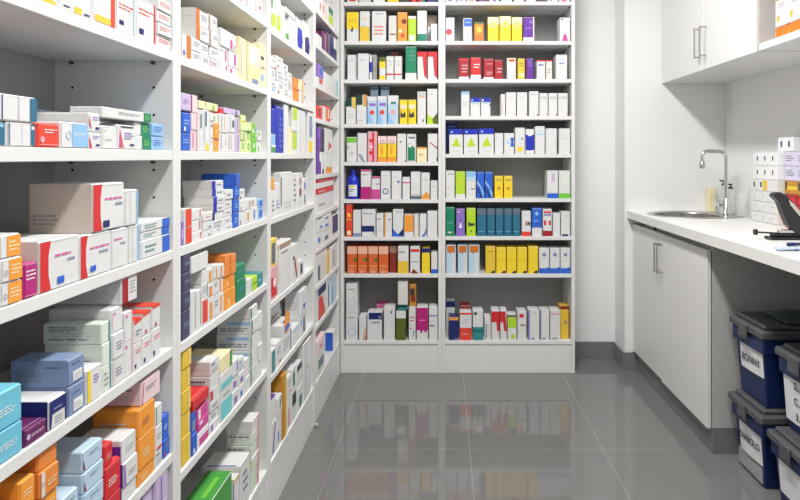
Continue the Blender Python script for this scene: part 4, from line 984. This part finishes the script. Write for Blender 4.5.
# nearer pile: yellow and red cartons
yy=[3.04,2.93,2.82]
for c_ in range(2):
    w_=('far','near')[c_]
    cbox(1.66,yy[c_+1],yy[c_],z0,z0+.10,.08,'R' if c_ else 'r','R F f .3 .1 .8 .4;C F y .5 .6 .2;R F R 0 0 .1 1;R r R 0 0 1 1',f'red box under the yellow one, {w_} half of the nearer pile',G)
    cbox(1.66,yy[c_+1],yy[c_],z0+.10,z0+.155,.08,'R','R F r .1 .2 .8 .7',f'dark red box, {w_} side beneath the yellow box',G)
    cbox(1.66,yy[c_+1],yy[c_],z0+.155,z0+.219,.08,'a','R F Y 0 .3 1 .6;R r Y 0 .3 1 .6;R F k .05 .3 .2 .9',f'yellow banded box, {w_} one above the red boxes',G)
    for r_ in range(2):
        cbox(1.66,yy[c_+1],yy[c_],z0+.219+r_*.07,z0+.219+(r_+1)*.07,.08,'X','T F A .1 .3 .8 .8 3;R r X 0 0 1 1;T r q .1 .2 .9 .8 4',f'pale lavender box, {("lower","upper")[r_]} row, {w_}, above the yellow boxes',G)
z6=z0+.359
for c_,(a,b_) in enumerate(((3.108,3.043),(3.040,2.975),(2.90,2.835))):
    cbox(1.665,b_,a,z6+.0008,z6+.07,.075,'W','R F n .36 .3 .6 .75',f'small white blue-marked box, {("first","second","third")[c_]} from left on top of the worktop pile',G)

# heavy stapler, pen and wrapper on the worktop
SYc=2.52; q=lambda x,y:((x-PX)*SYc/F, H+(PY-y)*SYc/F)
t=thing('stapler','large black heavy-duty stapler standing on the worktop before the boxes','stapler',(1.40,SYc,ZW1+.0006))
def PS(mb,name): return mb.build(name,t,loc=(-1.40,-SYc,-(ZW1+.0006)))
m=MB(); m.box(1.305,SYc-.028,ZW1+.0012,1.56,SYc+.028,ZW1+.012,blackp,.003); m.box(1.32,SYc-.014,ZW1+.012,1.56,SYc+.014,ZW1+.026,blackp,.004); PS(m,'base')
arm=[q(*p) for p in ((771,196),(773,193),(778,192),(784,195),(790,201),(796,209),(803,218),(811,226),(816,232),(814,236.5),(800,236),(793,232),(786,225),(781,213),(777,202))]
m=MB(); m.prism(arm,1,SYc-.017,SYc+.017,blackp); mgr=PS(m,'arm')
bv=mgr.modifiers.new('bevel','BEVEL'); bv.width=.006; bv.segments=3
m=MB(); m.prism([q(*p) for p in ((786,199),(792,204),(812,229),(809,230),(788,205))],1,SYc-.0185,SYc-.0172,steel); PS(m,'arm_trim')
m=MB(); a=q(755,232); b_=q(792,234); m.tube([(a[0],SYc,a[1]),(b_[0],SYc,b_[1])],.0035,blackp,10); m.tube([(a[0]-.003,SYc,a[1]),(a[0]+.007,SYc,a[1])],.012,blackp,14); PS(m,'guide_rod')
m=MB(); m.box(1.35,SYc-.011,ZW1+.0262,1.52,SYc+.011,ZW1+.040,steel,.002); PS(m,'magazine')
m=MB(); m.box(1.47,SYc-.015,ZW1+.0405,1.50,SYc+.015,ZW1+.072,blackp,.002); PS(m,'hinge')
t=thing('pen','dark blue pen lying near the worktop edge','pen',(1.365,2.33,ZW1+.0075))
navypen=mat('navy_pen',(.01,.02,.12),.3)
m=MB(); m.tube([(-.055,0,0),(.04,.015,0)],.0055,navypen,12); m.build('barrel',t)
m=MB(); m.tube([(-.085,-.005,0),(-.055,0,0)],[.0065,.0068],navypen,12); m.build('cap',t)
m=MB(); random.seed(3)
gx,gy=9,6; vs=[(-.045+.09*i/gx+random.uniform(-.003,.003),-.02+.04*j/gy+random.uniform(-.003,.003),.002+random.uniform(0,.009)) for j in range(gy+1) for i in range(gx+1)]
fs=[(j*(gx+1)+i,j*(gx+1)+i+1,(j+1)*(gx+1)+i+1,(j+1)*(gx+1)+i) for j in range(gy) for i in range(gx)]
m.grid(vs,fs,mat('blue_wrapper',(.45,.55,.80),.35),False)
o=m.build('wrapper',loc=(1.225,2.22,ZW1+.0005)); s_=o.modifiers.new('thick','SOLIDIFY'); s_.thickness=.0008; s_.offset=1
tag(o,'crumpled pale blue wrapper at the front edge of the worktop','wrapper')

# ------------------------------------------------------------------ wall cabinet and open shelf
UX,UZ=1.352,1.770; UYf,UYm,UYn=YN-.001,3.25,2.70
t=thing('wall_cabinet','white two-door wall cabinet above the sink','cabinet',(1.55,3.3,UZ))
def PU(mb,name,par=None,lab=None):
    o=mb.build(name,par or t,loc=(-1.55,-3.3,-UZ) if par is None else (0,0,0)); 
    if lab: o['label']=lab
    return o
m=MB(); m.box(UX+.020,UYn,UZ,X1-.001,UYn+.018,2.55,cabm); m.box(UX+.020,UYf-.018,UZ,X1-.001,UYf,2.55,cabm)
m.box(UX+.020,UYn+.0185,UZ,X1-.001,UYf-.0185,UZ+.018,cabm); m.box(UX+.020,UYn+.0185,2.532,X1-.001,UYf-.0185,2.55,cabm); m.box(X1-.010,UYn+.0185,UZ+.0185,X1-.002,UYf-.0185,2.531,cabm); PU(m,'carcass')
for a,b_,hy in ((UYm+.0015,UYf-.001,UYm+.035),(UYn+.001,UYm-.0015,UYm-.035)):
    m=MB(); m.box(UX,a,UZ-.001,UX+.0185,b_,2.55,cabm,.0015); d=PU(m,'door')
    m=MB(); handle_bar(m,UX-.032,hy,1.838,1.985); tag(m.build('handle',d),'brushed steel bar handle')
t=thing('open_wall_shelf','open white wall shelf beside the cabinet, holding orange and white packs','shelf',(1.55,2.2,UZ))
def PO(mb,name): return mb.build(name,t,loc=(-1.55,-2.2,-UZ))
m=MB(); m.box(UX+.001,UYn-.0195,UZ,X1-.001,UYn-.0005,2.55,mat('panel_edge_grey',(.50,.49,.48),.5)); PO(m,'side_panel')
m=MB(); m.box(UX+.001,1.5,UZ,X1-.001,UYn-.02,UZ+.03,cabm); PO(m,'bottom_board')
m=MB(); m.box(X1-.01,1.5,UZ+.0305,X1-.002,UYn-.02,2.55,cabm); PO(m,'back_board')
m=MB(); m.box(UX+.001,1.5,2.53,X1-.0105,UYn-.02,2.55,cabm); PO(m,'top_board')
m=MB(); m.box(UX+.001,1.481,UZ,X1-.001,1.4995,2.55,cabm); PO(m,'side_panel')
for i,yc in enumerate((2.590,2.492,2.394)):
    w_=('leftmost','middle','rightmost')[i]
    t=thing('medicine_pack',f'orange and white pack, {w_} of three on the open wall shelf','medicine pack',(1.425,yc,UZ+.0306),-math.pi/2,'orange and white packs on the open wall shelf')
    w2,d2,h2=.045,.027,.20
    m=MB(); m.box(-w2,-d2,0,w2,d2,.055,orliq,.006); m.box(-w2,-d2,.0555,w2,d2,.17,pm('w'),.004); m.box(-w2,-d2,.1705,w2,d2,h2,orliq,.006)
    fc=Face((-w2,-d2,0),(2*w2,0,0),(0,0,h2),(0,-1,0)); put(m,fc,'R','e',[.03,.04,.12,.22],.0002); put(m,fc,'C','e',[.28,.46,.13],.0002); put(m,fc,'P','Y',[.2,.36,.34,.38,.4,.56,.25,.5],.0003)
    put(m,fc,'T','G',[.3,.66,.8,.78,2],.0002); put(m,fc,'R','e',[.0,.835,1,.85],.0002); m.build('pack_body',t)
    m=MB(); m.lathe([(.016,h2-.001),(.016,h2+.02),(.013,h2+.022)],pm('w')); m.build('cap',t)

# ------------------------------------------------------------------ storage crates under the worktop
def text_mesh(mb, s, size, origin, u, v, n, m):
    cu=bpy.data.curves.new('t','FONT'); cu.body=s; cu.size=size; cu.offset=.0009; cu.align_x='CENTER'; cu.align_y='CENTER'
    ob=bpy.data.objects.new('t',cu); C.objects.link(ob); bpy.context.view_layer.update()
    me=ob.evaluated_get(bpy.context.evaluated_depsgraph_get()).to_mesh()
    vs=[Vector(origin)+Vector(u)*p.co.x+Vector(v)*p.co.y+Vector(n)*.0012 for p in me.vertices]
    mb.grid(vs,[tuple(p.vertices) for p in me.polygons],m)
    ob.evaluated_get(bpy.context.evaluated_depsgraph_get()).to_mesh_clear(); bpy.data.objects.remove(ob)
ink=mat('marker_ink',(.03,.03,.04),.6)
def crate(x,yfar,w,z,h,label,lines,tsize,lab_z,lab_h,lab_y0,lab_y1,window=False,group='storage crates under the worktop'):
    """front faces -x. local x runs from far (0) to near (w) = -world y ; local y = depth into the recess"""
    t=thing('storage_crate',label,'crate',(x,yfar,z),-math.pi/2,group); D=.36; o_=.020; hb=h-.052
    m=MB()                                          # tapered body
    ts=.018
    def ring(zz,ins): return [(o_+ins,o_+ins,zz),(w-o_-ins,o_+ins,zz),(w-o_-ins,D-o_-ins,zz),(o_+ins,D-o_-ins,zz)]
    R=[ring(0,ts),ring(hb*.78,.003),ring(hb*.78,-.008),ring(hb,-.009)]
    vs=sum(R,[]); fs=[(3,2,1,0),(12,13,14,15)]
    for i in range(3):
        for k in range(4): fs.append((i*4+k,i*4+(k+1)%4,i*4+4+(k+1)%4,i*4+4+k))
    m.grid(vs,fs,navyp); b=m.build('crate_body',t); bv=b.modifiers.new('bevel','BEVEL'); bv.width=.006; bv.segments=2
    m=MB(); m.box(0,0,hb+.0005,w,D,hb+.034,greyp,.007); m.box(.022,.022,hb+.034,w-.022,D-.022,h-.0006,greyp,.006)
    for k in range(4): m.box(.04,.06+.07*k,h-.0008,w-.04,.075+.07*k,h-.0002,greyp,.0002)
    m.build('lid',t)
    m=MB(); m.box(w*.36,-.007,hb-.030,w*.60,.001,hb+.030,greyp,.003); m.box(w*.40,-.010,hb-.024,w*.56,-.0068,hb-.010,greyp,.001); m.build('latch',t)
    m=MB()
    ny=8; ins=lambda zz: o_+ts+( .003-ts)*min(1,zz/(hb*.78))
    def lp(a,bz,l): return (lab_y0+(lab_y1-lab_y0)*a, ins(lab_z+lab_h*bz)-.0012-l-.004*math.sin(a*3.1)*(1-bz)-.001, lab_z+lab_h*bz+.006*(a-.5))
    vs=[lp(i/ny,j/4,0) for j in range(5) for i in range(ny+1)]; fs=[(j*(ny+1)+i,j*(ny+1)+i+1,(j+1)*(ny+1)+i+1,(j+1)*(ny+1)+i) for j in range(4) for i in range(ny)]
    m.grid(vs,fs,paper)
    for i,s in enumerate(lines):
        cz=lab_z+lab_h*(1-(i+.5)/len(lines)) if len(lines)>1 else lab_z+lab_h*.48
        cx=(lab_y0+lab_y1)/2
        y_=ins(cz)-.0065; slope=(.003-ts)/(hb*.78)
        text_mesh(m,s,tsize,(cx,y_,cz),(1,0,.03),(0,slope,1),(0,-1,0),ink)
    tag(m.build('paper_label',t),'white paper label with black lettering' if lines else 'blank white paper label')
    if window:
        m=MB(); m.box(.035,ins(.03)-.0035,.012,w-.05,ins(.03)+.001,.085,mat('clear_grey_window',(.35,.36,.38),.15),.001); tag(m.build('window',t),'clear grey window')
    return t
crate(1.232,2.712,.283,.0006,.318,'navy crate with grey lid and drooping paper label, on the floor beside the cabinet',['DIABOLO'],.038,.085,.135,.062,.245,True)
crate(1.236,2.712,.283,.320,.330,'navy crate under the worktop edge, stacked on the crate beside the cabinet',['BONNY'],.042,.115,.100,.062,.25)
crate(1.240,2.405,.29,.0006,.288,'nearer navy crate on the floor, at the lower right corner',[],.036,.06,.13,.05,.24)
crate(1.268,2.400,.29,.2900,.318,'nearer navy crate, upper one, with a three-line label at the right edge',['2...','C...','3...'],.036,.04,.17,.03,.22)
# flattened dark plastic bags on the upper crate
m=MB(); random.seed(11); gx,gy=12,9
vs=[]
for j in range(gy+1):
    for i in range(gx+1):
        u,v=i/gx,j/gy; vs.append((-.11+.22*u+random.uniform(-.004,.004),-.10+.2*v+random.uniform(-.004,.004),.003+.028*math.sin(math.pi*u)*math.sin(math.pi*v)+random.uniform(0,.007)))
fs=[(j*(gx+1)+i,j*(gx+1)+i+1,(j+1)*(gx+1)+i+1,(j+1)*(gx+1)+i) for j in range(gy) for i in range(gx)]
m.grid(vs,fs,mat('dark_green_wrap',(.04,.07,.055),.35,var=.5,scale=14),True)
o=m.build('plastic_bag',loc=(1.46,2.55,.6506)); s_=o.modifiers.new('thick','SOLIDIFY'); s_.thickness=.001; s_.offset=1
tag(o,'crumpled dark green bag lying on the lid of the upper crate by the cabinet','bag')

# ------------------------------------------------------------------ light
em=bpy.data.materials.new('lamp_diffuser'); em.use_nodes=True; b=em.node_tree.nodes['Principled BSDF']
b.inputs['Emission Color'].default_value=(1,.985,.96,1); b.inputs['Emission Strength'].default_value=4
def lamp(x,y,w,l,power,label):
    t=thing('ceiling_light',label,'light',(x,y,ZC))
    m=MB(); m.box(-w/2,-l/2,-.045,w/2,l/2,-.0005,cabm,.006); m.build('housing',t)
    m=MB(); m.box(-w/2+.01,-l/2+.01,-.058,w/2-.01,l/2-.01,-.0455,em,.004); m.build('diffuser',t)
    ld=bpy.data.lights.new('ceiling_lamp','AREA'); ld.shape='RECTANGLE'; ld.size=w*.95; ld.size_y=l*.95; ld.energy=power; ld.color=(1,.985,.96)
    lo=bpy.data.objects.new('ceiling_lamp',ld); C.objects.link(lo); lo.parent=t; lo.location=(0,0,-.06)
lamp(.27,-.55,.24,1.1,LP[2],'added fill light out of view behind the camera'); lamp(.27,.95,.24,1.2,LP[0],'long white ceiling light nearer the camera'); lamp(.27,2.45,.24,1.2,LP[1],'long white ceiling light over the far aisle')  # the lamp behind the camera is added fill for the lower shelves
w=bpy.data.worlds.new('world'); w.use_nodes=True; w.node_tree.nodes['Background'].inputs[0].default_value=(.9,.95,1,1); w.node_tree.nodes['Background'].inputs[1].default_value=.1
bpy.context.scene.world=w

cd=bpy.data.cameras.new('camera'); cd.sensor_width=36; cd.lens=36*F/800; cd.shift_x=-(PX-400)/800; cd.shift_y=-(250-PY)/800; cd.clip_start=.05
co=bpy.data.objects.new('camera',cd); C.objects.link(co); co.location=(0,0,H); co.rotation_euler=(math.pi/2,0,0)
bpy.context.scene.camera=co
vs_=bpy.context.scene.view_settings; vs_.view_transform='Standard'; vs_.look='None'; vs_.gamma=1; vs_.use_curve_mapping=False; vs_.exposure=EXPO
bpy.context.scene.display_settings.display_device='sRGB'
